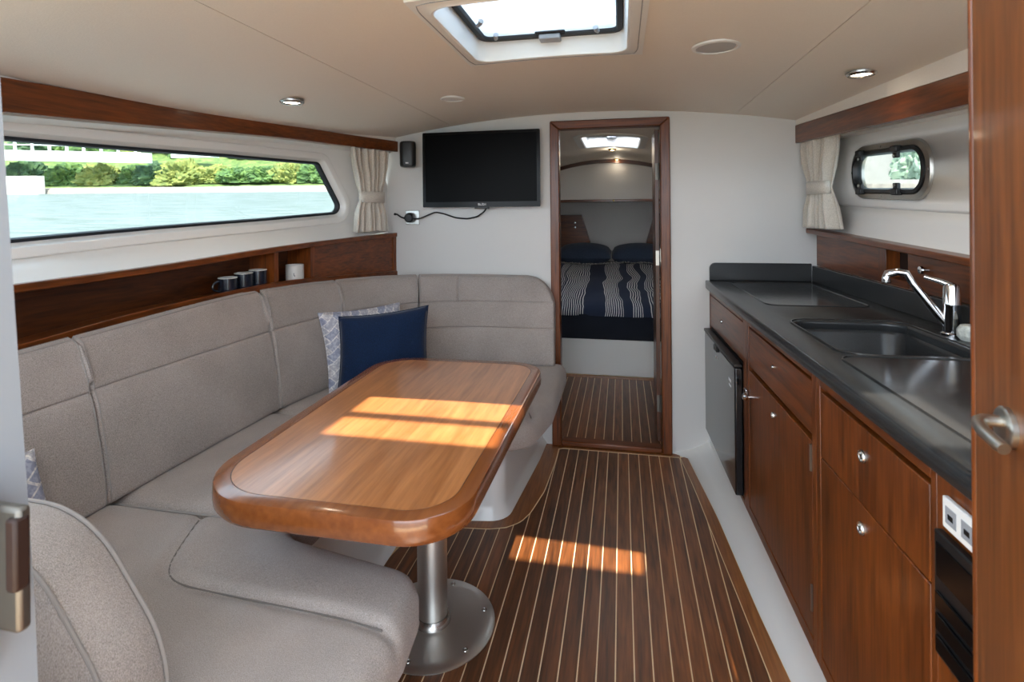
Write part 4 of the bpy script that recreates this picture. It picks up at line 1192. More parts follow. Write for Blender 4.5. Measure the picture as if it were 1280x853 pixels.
so = empty('power_socket', (-1.195, YB - 0.004, 1.215), 'brushed square power socket with a black plug on the bulkhead', 'socket')
build('face_plate', MB().box(-1.236, -1.152, YB - 0.007, YB - 0.0005, 1.218, 1.300), 'steel', so, bevel=0.002)
pl = build('plug', MB().lathe([(0.0, -0.042), (0.020, -0.041), (0.028, -0.034), (0.030, -0.010), (0.030, -0.0075)], (-1.206, YB, 1.258), 'y', 24), 'black_plastic', so)
cab = [(-0.735, TY + 0.02, 1.312), (-0.75, TY + 0.03, 1.290), (-0.80, 2.93, 1.262), (-0.86, 2.938, 1.250), (-0.93, 2.938, 1.256), (-1.00, 2.938, 1.280), (-1.05, 2.938, 1.290), (-1.09, 2.934, 1.275), (-1.14, 2.925, 1.253), (-1.175, 2.918, 1.250)]
cab = [tuple(p) for p in resample(cab, 60)]
for _ in range(3):
    A_ = np.array(cab); A_[1:-1] = (A_[:-2] + 2 * A_[1:-1] + A_[2:]) / 4; cab = [tuple(p) for p in A_]
o = build('power_cable', MB().tube(cab, 0.0045, 8), 'black_plastic', label='black cable looping from the television to the plug', cat='cable')
cab2 = resample([(-1.232, 2.922, 1.255), (-1.26, 2.930, 1.262), (-1.285, 2.936, 1.278), (-1.305, 2.940, 1.280)], 20)
o = build('power_cable', MB().tube([tuple(p) for p in cab2], [0.0045] * 17 + [0.007] * 3, 8), 'black_plastic', label='short black cable end left of the plug', cat='cable')

# ================================================================== CEILING FITTINGS
def on_ceiling(x, y): return (x, y, CZ(x) - 0.0004)
def downlight(x, y, label):
    c = on_ceiling(x, y)
    o = empty('ceiling_light', (c[0], c[1], c[2] - 0.012), label, 'light', 'recessed ceiling lights')
    build('ring', MB().lathe([(0.047, 0.0), (0.0465, -0.006), (0.040, -0.012), (0.034, -0.0115), (0.031, -0.004)], c, n=36), 'steel', o)
    build('lens', MB().lathe([(0.0, -0.008), (0.031, -0.007), (0.0335, -0.004)], c, n=28), 'lamp_lens', o)
    l = bpy.data.lights.new('lamp', 'SPOT'); l.energy = 1.6; l.color = (1, 0.82, 0.6); l.spot_size = math.radians(120); l.spot_blend = 0.6; l.shadow_soft_size = 0.03
    lo = bpy.data.objects.new('lamp', l); COL.objects.link(lo); lo.parent = o
    lo.location = (0, 0, -0.005)
    return o
downlight(-1.262, 1.885, 'lit chrome ceiling light above the settee, near the long window')
downlight(0.795, 2.005, 'lit chrome ceiling light above the galley worktop')
def speaker_disc(x, y, r, mat, label):
    c = on_ceiling(x, y)
    o = empty('ceiling_speaker', (c[0], c[1], c[2] - 0.01), label, 'speaker')
    build('rim', MB().lathe([(r, 0.0), (r * 0.98, -0.005), (r * 0.88, -0.008), (r * 0.82, -0.007), (r * 0.80, -0.003)], c, n=40), 'white_plastic', o)
    build('grille', MB().lathe([(0.0, -0.0065), (r * 0.5, -0.006), (r * 0.81, -0.004)], c, n=32), mat, o)
speaker_disc(-0.742, 2.31, 0.056, 'white_plastic', 'small plain white disc in the ceiling left of the hatch')
speaker_disc(0.298, 1.79, 0.076, 'grille', 'round ceiling speaker with a grey grille, right of the hatch')

# ================================================================== GALLEY
ZC = 0.923
def gbox(m, s0, s1, d0, d1, z0, z1): return m.box(s0, s1, d0, d1, z0, z1, T=G)
def unit(s0, s1, label, zt=0.8815):
    o = empty('galley_cabinet', G((s0 + s1) / 2, 0.25, 0.127), label, 'cabinet', 'galley base cabinets')
    build('carcass', gbox(MB(), s0, s1, 0.040, 0.485, 0.1275, zt), 'recess', o)
    return o
def gpart(name, o, s0, s1, z0, z1, d0=0.0, d1=0.039, mat='joinery_z', bevel=0.002, label=None):
    return build(name, gbox(MB(), s0, s1, d0, d1, z0, z1), mat, o, bevel=bevel, label=label)
def ring_pull(o, s, z, r=0.013, d=0.003):
    k = build('ring_pull', MB().lathe([(r, 0.0), (r, -0.003), (r * 0.86, -0.0062), (r * 0.66, -0.0055), (r * 0.56, -0.001), (r * 0.40, -0.0012), (r * 0.34, -0.0055), (0.0, -0.0065)], (s, d, z), 'y', 22, T=G), 'steel', o)
    return k
c1 = unit(0.003, 0.742, 'galley cabinet against the bulkhead, drawer above the small fridge')
gpart('stile', c1, 0.003, 0.022, 0.1275, 0.8815); gpart('stile', c1, 0.701, 0.742, 0.1275, 0.8815)
gpart('rail', c1, 0.022, 0.701, 0.853, 0.8815, mat='joinery_y'); gpart('rail', c1, 0.022, 0.701, 0.1275, 0.146, mat='joinery_y')
dr = gpart('drawer', c1, 0.024, 0.699, 0.690, 0.847, 0.002, 0.036, 'joinery_y'); ring_pull(dr, 0.300, 0.768, 0.008, 0.0025)
c2 = unit(0.7425, 1.4475, 'galley cabinet right of the fridge, drawer over a door with a chrome latch', 0.76)
gpart('stile', c2, 0.7425, 0.779, 0.1275, 0.8815); gpart('stile', c2, 1.4185, 1.4475, 0.1275, 0.8815)
gpart('rail', c2, 0.779, 1.4185, 0.853, 0.8815, mat='joinery_y'); gpart('rail', c2, 0.779, 1.4185, 0.1275, 0.163, mat='joinery_y')
dr = gpart('drawer', c2, 0.782, 1.4155, 0.702, 0.843, 0.002, 0.036, 'joinery_y'); ring_pull(dr, 1.085, 0.784, 0.006, 0.0025)
dd = gpart('door', c2, 0.782, 1.4145, 0.167, 0.684, 0.001, 0.036, 'joinery_z')
ring_pull(dd, 1.086, 0.628, 0.011, 0.0015)
lt = build('latch_knob', MB().lathe([(0.006, 0.0), (0.006, -0.012), (0.013, -0.016), (0.015, -0.024), (0.010, -0.030), (0.0, -0.031)], (0.812, 0.0015, 0.592), 'y', 20, T=G), 'chrome', dd)
build('latch_catch', gbox(MB(), 0.744, 0.776, -0.010, 0.0, 0.578, 0.606), 'chrome', c2, bevel=0.003)
for z in (0.64, 0.27): build('hinge', gbox(MB(), 1.408, 1.4145, -0.0035, 0.001, z - 0.035, z + 0.035), 'alloy', dd)
c3 = unit(1.448, 1.9585, 'widest-looking galley cabinet near the open door, two chrome ring pulls one above the other')
gpart('stile', c3, 1.448, 1.472, 0.1275, 0.8815); gpart('stile', c3, 1.9425, 1.9585, 0.1275, 0.8815)
gpart('rail', c3, 1.472, 1.9425, 0.848, 0.8815, mat='joinery_y'); gpart('rail', c3, 1.472, 1.9425, 0.1275, 0.163, mat='joinery_y')
dr = gpart('drawer', c3, 1.4745, 1.937, 0.6725, 0.836, 0.001, 0.036, 'joinery_z'); ring_pull(dr, 1.702, 0.775, 0.014, 0.0015)
dd = gpart('door', c3, 1.4745, 1.937, 0.166, 0.669, 0.001, 0.036, 'joinery_z'); ring_pull(dd, 1.694, 0.619, 0.014, 0.0015)
c4 = unit(1.959, 2.42, 'galley end panel with the white outlet and black meter plate, beside the open door')
gpart('end_panel', c4, 1.959, 2.42, 0.1275, 0.8815, 0.0, 0.039, 'joinery_z')

# fridge
fg = empty('mini_fridge', G(0.36, 0.1, 0.147), 'small black fridge built into the galley under its far drawer', 'fridge')
build('cabinet_body', gbox(MB(), 0.028, 0.695, 0.004, 0.039, 0.150, 0.684), 'black_plastic', fg)
fd = build('door', gbox(MB(), 0.032, 0.690, -0.030, 0.002, 0.156, 0.664), 'fridge', fg, bevel=0.006)
build('handle_strip', gbox(MB(), 0.032, 0.690, -0.034, 0.0, 0.665, 0.679), 'black_plastic', fd, bevel=0.003)
build('catch', gbox(MB(), 0.30, 0.37, -0.038, -0.030, 0.640, 0.665), 'black_plastic', fd, bevel=0.003)
build('badge', gbox(MB(), 0.315, 0.352, -0.0308, -0.0302, 0.604, 0.612), 'print_white', fd)
build('badge', gbox(MB(), 0.585, 0.625, -0.0308, -0.0302, 0.585, 0.596).box(0.592, 0.628, -0.0308, -0.0302, 0.566, 0.573, T=G), 'print_white', fd)

# outlet and meter plate
ol = empty('power_outlet', G(2.02, -0.005, 0.797), 'white double outlet on the galley end panel above the black plate', 'socket')
build('face_plate', gbox(MB(), 1.990, 2.075, -0.009, -0.0003, 0.797, 0.846), 'white_plastic', ol, bevel=0.002)
for s in (2.012, 2.05):
    build('socket_recess', gbox(MB(), s - 0.013, s + 0.013, -0.0098, -0.0088, 0.808, 0.834), 'grey_plastic', ol)
    build('slot', gbox(MB(), s - 0.006, s + 0.006, -0.0104, -0.0097, 0.816, 0.824), 'black_plastic', ol)
mpn = empty('meter_plate', G(2.06, -0.006, 0.585), 'black framed control plate low on the galley end panel', 'control panel')
build('frame', gbox(MB(), 1.976, 2.16, -0.014, -0.0003, 0.588, 0.786), 'black_plastic', mpn, bevel=0.003)
build('dial_window', gbox(MB(), 1.985, 2.14, -0.0160, -0.0138, 0.715, 0.770), 'black_gloss', mpn, bevel=0.001)
for z in (0.61, 0.645, 0.68):
    build('breaker', gbox(MB(), 1.985, 2.14, -0.0185, -0.0138, z - 0.013, z + 0.013), 'black_gloss', mpn, bevel=0.002)

# worktop with sink
wt_ = empty('worktop', G(1.2, 0.24, 0.883), 'black composite galley worktop with sink and drainers', 'worktop')
def dwall(s): return 0.510 + 0.023 * s - 0.0015
def rr(s0, s1, d0, d1, r, n=8): return rpoly([(s0, d0), (s1, d0), (s1, d1), (s0, d1)], r, n)
basin = densify(rr(1.005, 1.435, 0.080, 0.408, 0.06), 0.03)
outw = []
WS0, WS1, WD0 = 0.002, 2.42, -0.027
bc = (1.22, 0.244)
for s, d in basin:
    u, v = (s - bc[0]) / 0.215, (d - bc[1]) / 0.164
    k = max(abs(u), abs(v)); u /= k; v /= k
    s2 = bc[0] + (u * (WS1 - bc[0]) if u > 0 else u * (bc[0] - WS0))
    d2 = (bc[1] + v * (bc[1] - WD0)) if v < 0 else bc[1] + v * (dwall(s2) - bc[1])
    outw.append((s2, d2))
def ins(P, x):
    return [(min(max(s, WS0 + x), WS1 - x), min(max(d, WD0 + x), dwall(s) - x)) for s, d in P]
def g3(P, z): return [G(s, d, z) for s, d in P]
LV = [g3(offset(basin, 0.006), ZC - 0.034), g3(offset(basin, -0.000), ZC - 0.012), g3(offset(basin, 0.003), ZC - 0.003), g3(offset(basin, 0.010), ZC)]
mid = [((a[0] + b[0]) / 2, (a[1] + b[1]) / 2) for a, b in zip(offset(basin, 0.010), outw)]
LV += [g3(mid, ZC), g3(ins(outw, 0.010), ZC), g3(ins(outw, 0.004), ZC - 0.003), g3(outw, ZC - 0.010), g3(outw, 0.888), g3(ins(outw, 0.006), 0.8825), g3(offset(basin, 0.012), 0.8825)]
build('slab', MB().loft(LV, (False, False)), 'composite', wt_, angle=50)
bs = MB().loft([g3(offset(basin, 0.004), ZC - 0.030), g3(offset(basin, -0.004), ZC - 0.040), g3(offset(basin, -0.012), ZC - 0.13), g3(offset(basin, -0.030), ZC - 0.150), g3(offset(basin, -0.060), ZC - 0.153)], (False, True))
sk = build('sink_basin', bs, 'composite', wt_, angle=60)
build('drain', MB().lathe([(0.0, 0.0015), (0.024, 0.0015), (0.032, 0.004), (0.034, 0.0)], G(1.22, 0.25, ZC - 0.153), 'z', 24), 'steel', sk)
build('basin_rim', MB().tube(g3(offset(basin, 0.014), ZC + 0.0005), 0.0035, 6, closed=True), 'composite_gloss', wt_)
def drainer(s0, s1, d0, d1):
    P = densify(rr(s0, s1, d0, d1, 0.045, 6), 0.06)
    build('drainer_rim', MB().tube(g3(P, ZC + 0.0006), 0.0032, 6, closed=True), 'composite_gloss', wt_)
    build('drainer_plate', MB().loft([g3(offset(P, -0.002), ZC - 0.001), g3(offset(P, -0.002), ZC + 0.0006)]), 'composite_gloss', wt_)
drainer(0.075, 0.735, 0.085, 0.452)
drainer(1.458, 2.25, 0.045, 0.42)
up = MB()
up.loft([[G(s, d, z) for d, z in rpoly([(0.0, ZC), (0.49, ZC), (0.49, 1.015), (0.0, 1.015)], [0, 0, 0, 0.03], 6)] for s in (0.0025, 0.020)])
up.add([G(s, dwall(s) - e, z) for s in (0.02, 2.42) for e, z in ((0.020, ZC - 0.001), (0.0, ZC - 0.001), (0.0, 1.005), (0.018, 1.005))], [(0, 1, 2, 3), (7, 6, 5, 4), (0, 4, 5, 1), (1, 5, 6, 2), (2, 6, 7, 3), (3, 7, 4, 0)])
build('upstand', up, 'composite', wt_, bevel=0.003)

# tap
tb0 = G(1.178, 0.463, ZC)
tp = empty('sink_tap', tb0, 'chrome mixer tap with a long angled spout behind the sink', 'tap')
build('body', MB().lathe([(0.028, 0.0006), (0.028, 0.006), (0.0225, 0.010), (0.0215, 0.085), (0.0225, 0.088), (0.0225, 0.093), (0.0215, 0.096), (0.0205, 0.140), (0.016, 0.150), (0.0, 0.152)], tb0, n=28), 'chrome', tp)
tip = (0.79, 1.845, 1.085)
a0 = Vector((tb0[0] - 0.012, tb0[1] + 0.006, tb0[2] + 0.030)); b0 = Vector((0.830, 1.828, 1.098)); e0 = Vector((0.798, 1.850, 1.070))
sp_ = [a0, a0.lerp(b0, 0.25) + Vector((0, 0, 0.002)), a0.lerp(b0, 0.5) + Vector((0, 0, 0.006)), a0.lerp(b0, 0.75) + Vector((0, 0, 0.008)), b0 + Vector((0.012, -0.003, 0.0)), b0 + Vector((-0.010, 0.003, 0.002)), e0 + Vector((0.003, 0, 0.022)), e0 + Vector((0, 0, 0.008)), e0]
build('spout', MB().tube(sp_, [0.014, 0.0135, 0.012, 0.0105, 0.0105, 0.011, 0.012, 0.0125, 0.0125], 14), 'chrome', tp)
build('aerator', MB().lathe([(0.0, -0.006), (0.011, -0.006), (0.0135, -0.003), (0.0135, 0.002)], tuple(e0), n=18), 'chrome', tp)
lv0 = Vector(tb0) + Vector((0, 0, 0.146))
build('lever', MB().tube([lv0 + Vector((0.004, 0, -0.004)), lv0 + Vector((-0.02, 0.012, 0.008)), lv0 + Vector((-0.038, 0.022, 0.014)), lv0 + Vector((-0.055, 0.032, 0.020))], [0.011, 0.009, 0.0068, 0.0062], 12), 'chrome', tp)
o = build('dish_sponge', MB().lathe([(0.0, 0.0), (0.026, 0.0), (0.034, 0.010), (0.035, 0.028), (0.026, 0.042), (0.0, 0.046)], G(1.245, 0.475, ZC + 0.0006), n=18), 'sponge', label='pale rough dish sponge beside the tap, half behind the open door', cat='sponge')

# teak shelf and splash panel above the worktop
gs = empty('galley_shelf', (1.0, 2.2, 1.0), 'teak panel and narrow shelf on the side wall above the worktop', 'shelf')
def shz(s): return 1.193 - 0.037 * s
def rpan(name, s0, s1, o0, o1, zb, zt, mat, bevel=0.0):
    vs = []
    for s in (s0, s1):
        for of, z in ((o0, zb(s)), (o1, zb(s)), (o1, zt(s)), (o0, zt(s))):
            vs.append((RW(YB - s) + of, YB - s, z))
    return build(name, MB().add(vs, [(0, 1, 2, 3), (7, 6, 5, 4), (0, 4, 5, 1), (1, 5, 6, 2), (2, 6, 7, 3), (3, 7, 4, 0)]), mat, gs, bevel=bevel)
zlo = lambda s: 1.0052; zhi = lambda s: shz(s) - 0.0245
rpan('top_board', 0.002, 2.4, -0.045, 0.040, lambda s: shz(s) - 0.024, shz, 'joinery_y', 0.004)
rpan('panel', 0.003, 0.600, 0.004, 0.02, zlo, zhi, 'joinery_y', 0.001)
rpan('stile', 0.601, 0.655, 0.000, 0.05, zlo, zhi, 'joinery_z', 0.002)
rpan('niche_back', 0.655, 0.815, 0.049, 0.055, zlo, zhi, 'recess')
rpan('niche_floor', 0.655, 0.80, 0.0, 0.049, lambda s: 1.0052, lambda s: 1.03, 'joinery_y')
kp_ = rpan('panel', 0.801, 2.4, 0.000, 0.05, zlo, zhi, 'joinery_y', 0.002)
build('knob', MB().lathe([(0.010, 0.0), (0.010, -0.006), (0.015, -0.012), (0.013, -0.018), (0.0, -0.020)], (RW(2.045) - 0.0002, 2.045, 1.084), 'x', 18), 'chrome', gs)

# ================================================================== FORE CABIN
def FCZ(x, y): return 1.795 - 0.30 * (x + 0.13) ** 2 - 0.006 * (y - 3.0)
fc = MB()
FH = densify(rpoly([(-0.265, 3.58), (0.125, 3.58), (0.125, 4.18), (-0.265, 4.18)], 0.03, 4), 0.03)
ro_ = []
for x, y in FH:
    u, v = (x + 0.07) / 0.195, (y - 3.88) / 0.30
    k = max(abs(u), abs(v)); u /= k; v /= k
    ro_.append(((-0.07 + u * 0.93), (3.88 + (v * 0.895 if v < 0 else v * 2.2))))
rings = []
for t in np.linspace(0, 1, 8): rings.append([(a[0] * (1 - t) + b[0] * t, a[1] * (1 - t) + b[1] * t) for a, b in zip(FH, ro_)])
fc.loft([[(x, y, FCZ(x, y)) for x, y in r] for r in rings] + [[(x, y, FCZ(x, y) + 0.03) for x, y in r] for r in rings[::-1]] + [[(x, y, FCZ(x, y)) for x, y in rings[0]]], (False, False))
build('ceiling_2', fc, 'vinyl', kind='structure')
h2 = empty('window_4', (-0.07, 3.88, 1.79), kind='structure')
def fr_(d, z=None, ex=0.0): return [(x, y, (FCZ(x, y) + ex) if z is None else z) for x, y in (offset(FH, d) if d else FH)]
build('coaming', MB().loft([fr_(0.05, ex=0.0), fr_(0.05, ex=-0.008), fr_(0.004, ex=-0.014), fr_(-0.004, ex=-0.008), fr_(-0.006, 1.86), fr_(-0.02, 1.865), fr_(-0.02, 1.90), fr_(0.02, 1.90)], (False, False)), 'white_plastic', h2)
build('gasket', MB().loft([fr_(-0.006, 1.859), fr_(-0.008, 1.852), fr_(-0.026, 1.852), fr_(-0.028, 1.864)], (False, False)), 'rubber', h2)
build('pane', MB().loft([fr_(-0.018, 1.866), fr_(-0.018, 1.876)]), 'acrylic_frost', h2)
build('lock_block', MB().box(-0.105, -0.035, 4.11, 4.16, 1.835, 1.85), 'grey_plastic', h2, bevel=0.004)
fl = MB()
fl.loft([[(x, y, z) for z in (0.0,)] + [(x, y, 1.9)] for x, y in [(-0.96, 2.985), (-0.96, 4.2), (-0.96, 6.06)]], (False, False), closed=False)
build('wall_fore_left', fl, 'gelcoat', kind='structure', solid=0.01)
fl = MB()
fl.loft([[(x, y, 0.0), (x, y, 1.9)] for x, y in [(0.83, 2.985), (0.83, 4.2), (0.83, 6.06)]], (False, False), closed=False)
build('wall_fore_right', fl, 'gelcoat', kind='structure', solid=0.01)
wf = MB().box(-0.955, 0.825, 6.03, 6.06, 0, 1.9)
build('wall_fore', wf, 'white_paint', kind='structure')
lk = empty('overhead_locker', (-0.1, 5.6, 1.37), 'white overhead locker across the far end of the berth, teak strip below', 'locker')
xs9 = np.linspace(-0.87, 0.68, 13)
lm = MB()
lm.loft([[(x, 5.30, 1.392) for x in xs9] + [(x, 5.30, FCZ(x, 5.3) - 0.004) for x in xs9[::-1]], [(x, 6.02, 1.392) for x in xs9] + [(x, 6.02, FCZ(x, 6.02) - 0.004) for x in xs9[::-1]]])
build('front', lm, 'white_paint', lk)
build('bottom_strip', MB().box(-0.86, 0.67, 5.285, 5.32, 1.366, 1.391), 'joinery_x', lk, bevel=0.003)
build('knob', MB().lathe([(0.005, 0.0), (0.010, -0.008), (0.0, -0.014)], (-0.075, 5.285, 1.38), 'y', 14), 'brass', lk)
build('trim_10', MB().loft([[(x, 5.298, FCZ(x, 5.26) - 0.001) for x in xs9] + [(x, 5.298, FCZ(x, 5.26) - 0.036) for x in xs9[::-1]], [(x, 5.262, FCZ(x, 5.26) - 0.001) for x in xs9] + [(x, 5.262, FCZ(x, 5.26) - 0.036) for x in xs9[::-1]]]), 'dark_joinery_x', kind='structure')
def fore_light(x, y, z, label):
    o = empty('berth_light', (x, y, z - 0.02), label, 'light')
    build('ring', MB().lathe([(0.034, 0.0), (0.033, -0.008), (0.026, -0.012), (0.022, -0.006)], (x, y, z), n=24), 'brass', o)
    build('lens', MB().lathe([(0.0, -0.010), (0.018, -0.009), (0.024, -0.004)], (x, y, z), n=20), 'lamp_lens', o)
    l = bpy.data.lights.new('lamp', 'POINT'); l.energy = 0.7 if y < 5 else 0.25; l.color = (1, 0.85, 0.65); l.shadow_soft_size = 0.02
    lo = bpy.data.objects.new('lamp', l); COL.objects.link(lo); lo.parent = o; lo.location = (0, 0, -0.012)
fore_light(-0.07, 4.42, FCZ(-0.07, 4.42), 'small berth ceiling light just beyond the forward hatch')
fore_light(-0.04, 5.235, FCZ(-0.04, 5.235), 'small berth light on the curved teak beam')
for sgn, nm, pts in ((-1, 'left', [(-0.86, 1.225), (-0.43, 1.225), (-0.30, 0.80), (-0.86, 0.70)]), (1, 'right', [(0.70, 1.235), (0.345, 1.235), (0.22, 0.80), (0.70, 0.70)])):
    pts2 = pts if sgn < 0 else pts
    lab = 'dark teak cabinet panel beside the pillows, left end of the berth' if sgn < 0 else 'dark teak cabinet panel beside the pillows, right end of the berth'
    o = empty('berth_cabinet', ((pts[0][0] + pts[1][0]) / 2, 5.9, 0.7), lab, 'cabinet')
    build('panel', MB().loft([[(x, 5.90, z) for x, z in pts], [(x, 6.025, z) for x, z in pts]]), 'joinery_x', o)
    x0_, x1_ = (min(pts[0][0], pts[1][0]), max(pts[0][0], pts[1][0]))
    build('top_trim', MB().box(x0_, x1_, 5.89, 6.02, pts[0][1], pts[0][1] + 0.012), 'dark_joinery_x', o)
    if sgn < 0:
        for z in (1.15, 1.10):
            build('button', MB().lathe([(0.010, 0.0), (0.009, -0.008), (0.0, -0.010)], (-0.50, 5.90, z), 'y', 12), 'chrome', o)
bb = build('berth_platform', MB().box(-0.93, 0.80, 4.165, 6.0, 0.0205, 0.306), 'gelcoat', label='white berth base below the dark mattress', cat='bed base', bevel=0.01)
mt = build('mattress', MB().loft([[(x, y, z) for x, y in rpoly([(-0.935, 4.12 + k), (0.805, 4.12 + k), (0.66, 5.86), (-0.80, 5.86)], 0.03, 4)] for z, k in [(0.307, 0.008), (0.32, 0.0), (0.495, 0.0), (0.508, 0.008)]]), 'mattress', label='thick dark navy mattress on the berth', cat='mattress')
BLP = [(4.110, 0.485), (4.098, 0.515), (4.105, 0.552), (4.15, 0.585), (4.4, 0.63), (4.7, 0.675), (5.0, 0.715), (5.25, 0.745), (5.40, 0.752), (5.44, 0.72), (5.45, 0.60), (5.45, 0.509)]
blr = []
for x in np.linspace(-0.91, 0.77, 60):
    r_ = []
    for i, (y, z) in enumerate(resample(BLP, 44)):
        wv = 0.008 * math.sin(x * 26 + y * 3) * (0.4 + 0.6 * (y < 4.3)) + 0.02 * noise.noise(Vector((x * 4, y * 3, 1.3)))
        r_.append((x, min(y - (wv if y < 4.16 else 0), 5.45), max(z + (wv if y > 4.12 else 0), 0.486 if y < 4.12 else 0.5095)))
    blr.append(r_)
o = empty('blanket', (0, 4.8, 0.51), 'navy blanket with groups of thin white stripes over the berth', 'blanket')
build('cover', MB().loft(blr, (True, True), closed=False), 'striped', o, solid=0.0, angle=80)
fr2 = MB()
for k in range(150):
    x = -0.9 + 1.66 * k / 150
    z = 0.757 + 0.02 * noise.noise(Vector((x * 4, 5.4 * 3, 1.3)))
    fr2.tube([(x, 5.40, z), (x + random.uniform(-.01, .01), 5.375, z + random.uniform(0.004, .018)), (x + random.uniform(-.02, .02), 5.35, z + random.uniform(0.0, .012))], 0.0018, 4)
f_ = build('fringe', fr2, 'print_white', o); f_['kind'] = 'stuff'
def pillow(x, label):
    o = build('pillow', MB().grid(lambda u, v: (x + (2 * u - 1) * 0.275, 5.66 + (2 * v - 1) * 0.17, 0.80 + 0.115 * ((1 - (2 * u - 1)**2) * (1 - (2 * v - 1)**2) + 1e-9)**0.35 + 0.05 * v), 20, 16)
              .grid(lambda u, v: (x + (1 - 2 * u) * 0.275, 5.66 + (2 * v - 1) * 0.17, 0.80 - 0.09 * ((1 - (2 * u - 1)**2) * (1 - (2 * v - 1)**2) + 1e-9)**0.35 + 0.05 * v), 20, 16), 'pillow_blue', label=label, cat='pillow', group='berth pillows', angle=80)
pillow(-0.385, 'slate blue pillow at the head of the berth, left one')
pillow(0.172, 'slate blue pillow at the head of the berth, right one')
build('pillow_platform', MB().box(-0.78, 0.60, 5.47, 5.885, 0.509, 0.735), 'mattress', label='dark bolster under the berth pillows', cat='bolster')

# door leaf of the fore cabin, swung inward on the right
d2 = empty('door_2', (0.181, 3.3, 0.03), kind='structure')
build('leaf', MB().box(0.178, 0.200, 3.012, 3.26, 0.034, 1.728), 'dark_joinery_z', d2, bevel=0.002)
for z in (1.50, 0.24):
    build('hinge', MB().box(0.180, 0.198, 3.0085, 3.0118, z - 0.045, z + 0.045).tube([(0.197, 3.008, z - 0.045), (0.197, 3.008, z + 0.045)], 0.006, 8), 'latch_metal', d2)
build('lock_plate', MB().box(0.180, 0.197, 3.0085, 3.0118, 0.99, 1.07), 'alloy', d2)

# ================================================================== OUTSIDE: river, far bank, footbridge
AX, AY = -math.sin(YAW), math.cos(YAW)
TILT = 0.0638                       # the boat lies a little down by the bow
def OUT(l, d, h):
    return (l * AY + d * AX - TILT * h * AX, -l * AX + d * AY - TILT * h * AY, -0.30 + TILT * d + h)
wm = MB().add([OUT(-400, -200, 0), OUT(400, -200, 0), OUT(400, 61, 0), OUT(-400, 61, 0)], [(0, 1, 2, 3)])
ow = build('river_water', wm, 'water', kind='structure')
bkm = MB()
lat = np.linspace(-150, 90, 61)
prof = [(59.6, -0.5), (60.0, 0.45), (60.6, 0.62), (62.5, 1.0), (66.0, 2.4), (72.0, 5.2), (80.0, 8.0), (95.0, 10.0)]
rows = []
for l in lat: rows.append([OUT(l, d + 0.3 * noise.noise(Vector((l * .2, d, 0))), h + (0.35 * noise.noise(Vector((l * .15, d * .3, 2))) if h > 0.7 else 0.06 * noise.noise(Vector((l, d, 2))))) for d, h in prof[2:]])
bkm.loft(rows, (False, False), closed=False)
build('river_bank', bkm, 'bank', kind='structure')
rv = MB()
rows = []
for l in lat: rows.append([OUT(l, d, h + 0.05 * noise.noise(Vector((l * .8, d * 3, 5)))) for d, h in [(59.4, -0.3), (59.7, 0.35), (60.2, 0.6), (60.8, 0.66)]])
rv.loft(rows, (False, False), closed=False)
build('stone_revetment', rv, 'stone', kind='structure')
qw = MB()
def obox(m, l0, l1, d0, d1, h0, h1): return m.box(l0, l1, d0, d1, h0, h1, T=OUT)
build('quay_wall', obox(MB(), -90, -51.6, 58.4, 59.3, -0.4, 2.0), 'render_white', label='low white quay wall at the water, far end of the view through the long window', cat='wall')

def bush(l, d, h0, rl, rh, mat, label, seed, group, name='bush', rd=None):
    bm = bmesh.new()
    bmesh.ops.create_icosphere(bm, subdivisions=5, radius=1.0)
    for v in bm.verts:
        p = v.co.copy()
        k = 1 + 0.38 * noise.noise(p * 1.7 + Vector((seed * 3.1, 0, 0))) + 0.22 * noise.noise(p * 5.0 + Vector((0, seed * 2.3, 0))) + 0.16 * noise.noise(p * 11.0 + Vector((0, 0, seed))) + 0.10 * noise.noise(p * 24.0 + Vector((0, 0, seed)))
        v.co = p * k
    m = MB()
    m.v = [OUT(l + v.co.x * rl, d + v.co.y * (rd or rl * 0.8), h0 + max(v.co.z, -0.35) * rh) for v in bm.verts]
    bm.verts.index_update()
    m.f = [tuple(v.index for v in f.verts) for f in bm.faces]
    bm.free()
    o = build(name, m, mat, label=label, cat='bush' if name == 'bush' else 'tree', group=group, angle=30)
    return o
random.seed(11)
LB = [(-57, 'deep_green', 'dark green bush above the middle of the white quay wall'),
      (-52.5, 'green', 'mid green bush above the forward end of the white quay wall'),
      (-48, 'yellow_green', 'yellowish bush under the long footbridge, just past the quay wall'),
      (-44.5, 'green', 'mid green bush under the long footbridge, between a yellowish and a dark one'),
      (-41.5, 'deep_green', 'dark green bush below the forward tip of the long footbridge'),
      (-38.5, 'yellow_green', 'first of two big yellowish bushes past the tip of the long footbridge'),
      (-35.3, 'yellow_green', 'second of two big yellowish bushes past the tip of the long footbridge'),
      (-32, 'green', 'mid green bush just past the two big yellowish bushes'),
      (-29, 'green', 'mid green bush just before the last yellowish bush of the window view'),
      (-26, 'yellow_green', 'last yellowish bush towards the pointed end of the window view'),
      (-23.2, 'green', 'mid green bush in the pointed end of the window view')]
for i, (l, mt_, lab) in enumerate(LB):
    bush(l, 63.3 + random.uniform(-.6, .8), 1.5, random.uniform(2.0, 2.6), random.uniform(1.3, 2.1), mt_, lab, i + 1, 'bushes on the far river bank')
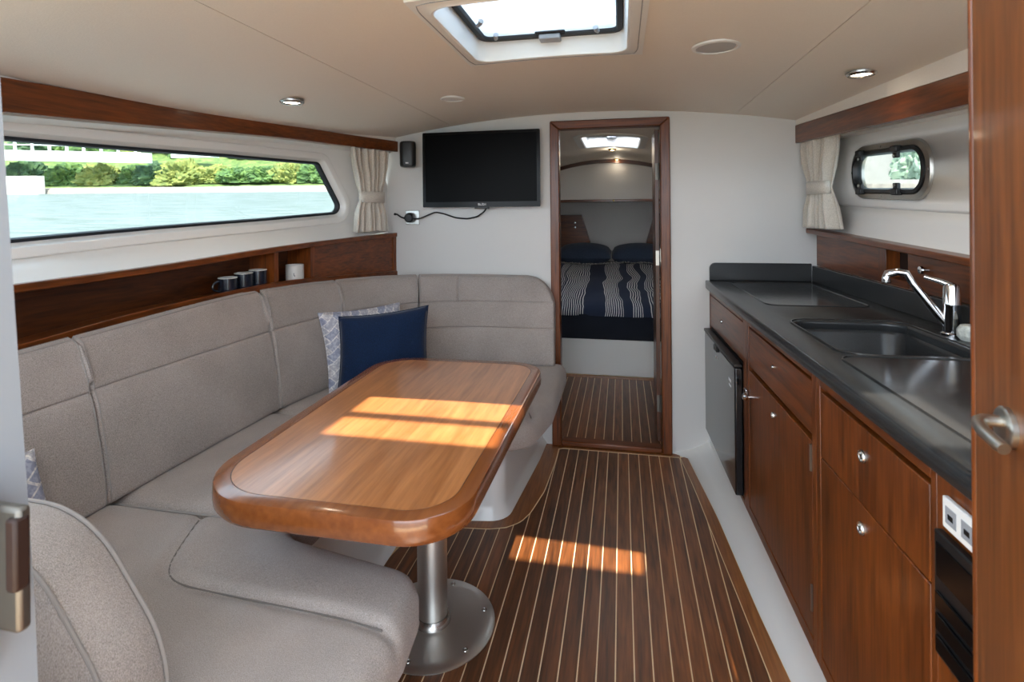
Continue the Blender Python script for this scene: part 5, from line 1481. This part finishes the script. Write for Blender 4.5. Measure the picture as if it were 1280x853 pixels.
TB = [(-63, 'deep_green', 4.2, 'tall dark green tree behind the aft end of the footbridge railing'),
      (-56, 'green', 4.2, 'tall mid green tree behind the middle of the footbridge railing'),
      (-49.5, 'yellow_green', 4.0, 'tall pale yellowish tree behind the forward end of the footbridge railing'),
      (-43.5, 'green', 4.0, 'tall mid green tree between the long and the short footbridge'),
      (-33.5, 'deep_green', 4.2, 'tall dark green tree right after the short stretch of footbridge'),
      (-27.5, 'yellow_green', 3.8, 'tall pale yellowish tree above the last bushes of the window view')]
for i, (l, mt_, r_, lab) in enumerate(TB):
    bush(l, 73 + random.uniform(-1.0, 1.0), 5.4, r_, random.uniform(3.4, 4.6), mt_, lab, i + 31, 'trees high on the far bank', name='tree')

fb = empty('footbridge', OUT(-48, 60.5, 3.6), 'white footbridge with a post railing above the far bank', 'bridge')
def slope(l): return 3.75 - 0.028 * (l + 56)
gd = MB()
gd.loft([[OUT(l, d, slope(l) + h) for d, h in ((59.6, 0), (61.4, 0), (61.4, 1.15), (59.6, 1.15))] for l in np.linspace(-75, -41.0, 8)])
build('deck', gd, 'bridge_white', fb)
rail = MB()
for h in (2.35, 1.75): rail.tube([OUT(l, 59.7, slope(l) + h) for l in np.linspace(-75, -41.2, 8)], 0.06, 6)
build('handrail', rail, 'bridge_white', fb)
for k, l in enumerate(np.arange(-74, -41, 1.9)):
    build('post', MB().box(l - 0.10, l + 0.10, 59.62, 59.82, slope(l) + 1.1, slope(l) + 2.4, T=OUT), 'bridge_white', fb)
fb2 = empty('footbridge', OUT(-37, 66.5, 3.4), 'short white stretch of footbridge showing between the trees', 'bridge')
build('deck', obox(MB(), -41.5, -36.6, 65.6, 67.4, 4.1, 5.0), 'bridge_white', fb2)
for l in np.arange(-41, -36.5, 1.4): build('post', obox(MB(), l - 0.08, l + 0.08, 65.7, 65.86, 5.0, 6.1), 'bridge_white', fb2)
build('handrail', obox(MB(), -41.5, -36.6, 65.7, 65.82, 6.0, 6.14), 'bridge_white', fb2)
# what the small portlight looks out on: a pale quay building with a tree
o = empty('harbour_building', OUT(40, 30, 0), 'pale quay building seen through the small portlight', 'building')
build('wall', obox(MB(), 18, 60, 32, 40, -0.5, 9.0), 'building', o)
for k_ in range(5):
    build('window', obox(MB(), 19.5 + k_ * 2.6, 20.9 + k_ * 2.6, 31.9, 32, 3.2, 5.4), 'glass_far', o)
build('plinth', obox(MB(), 17.9, 60, 31.85, 32, -0.5, 0.9), 'stone', o)
bush(20.3, 26.5, 1.9, 1.3, 1.9, 'overexposed_green', 'green tree, paled as if overexposed, outside the small portlight', 77, None, name='tree')
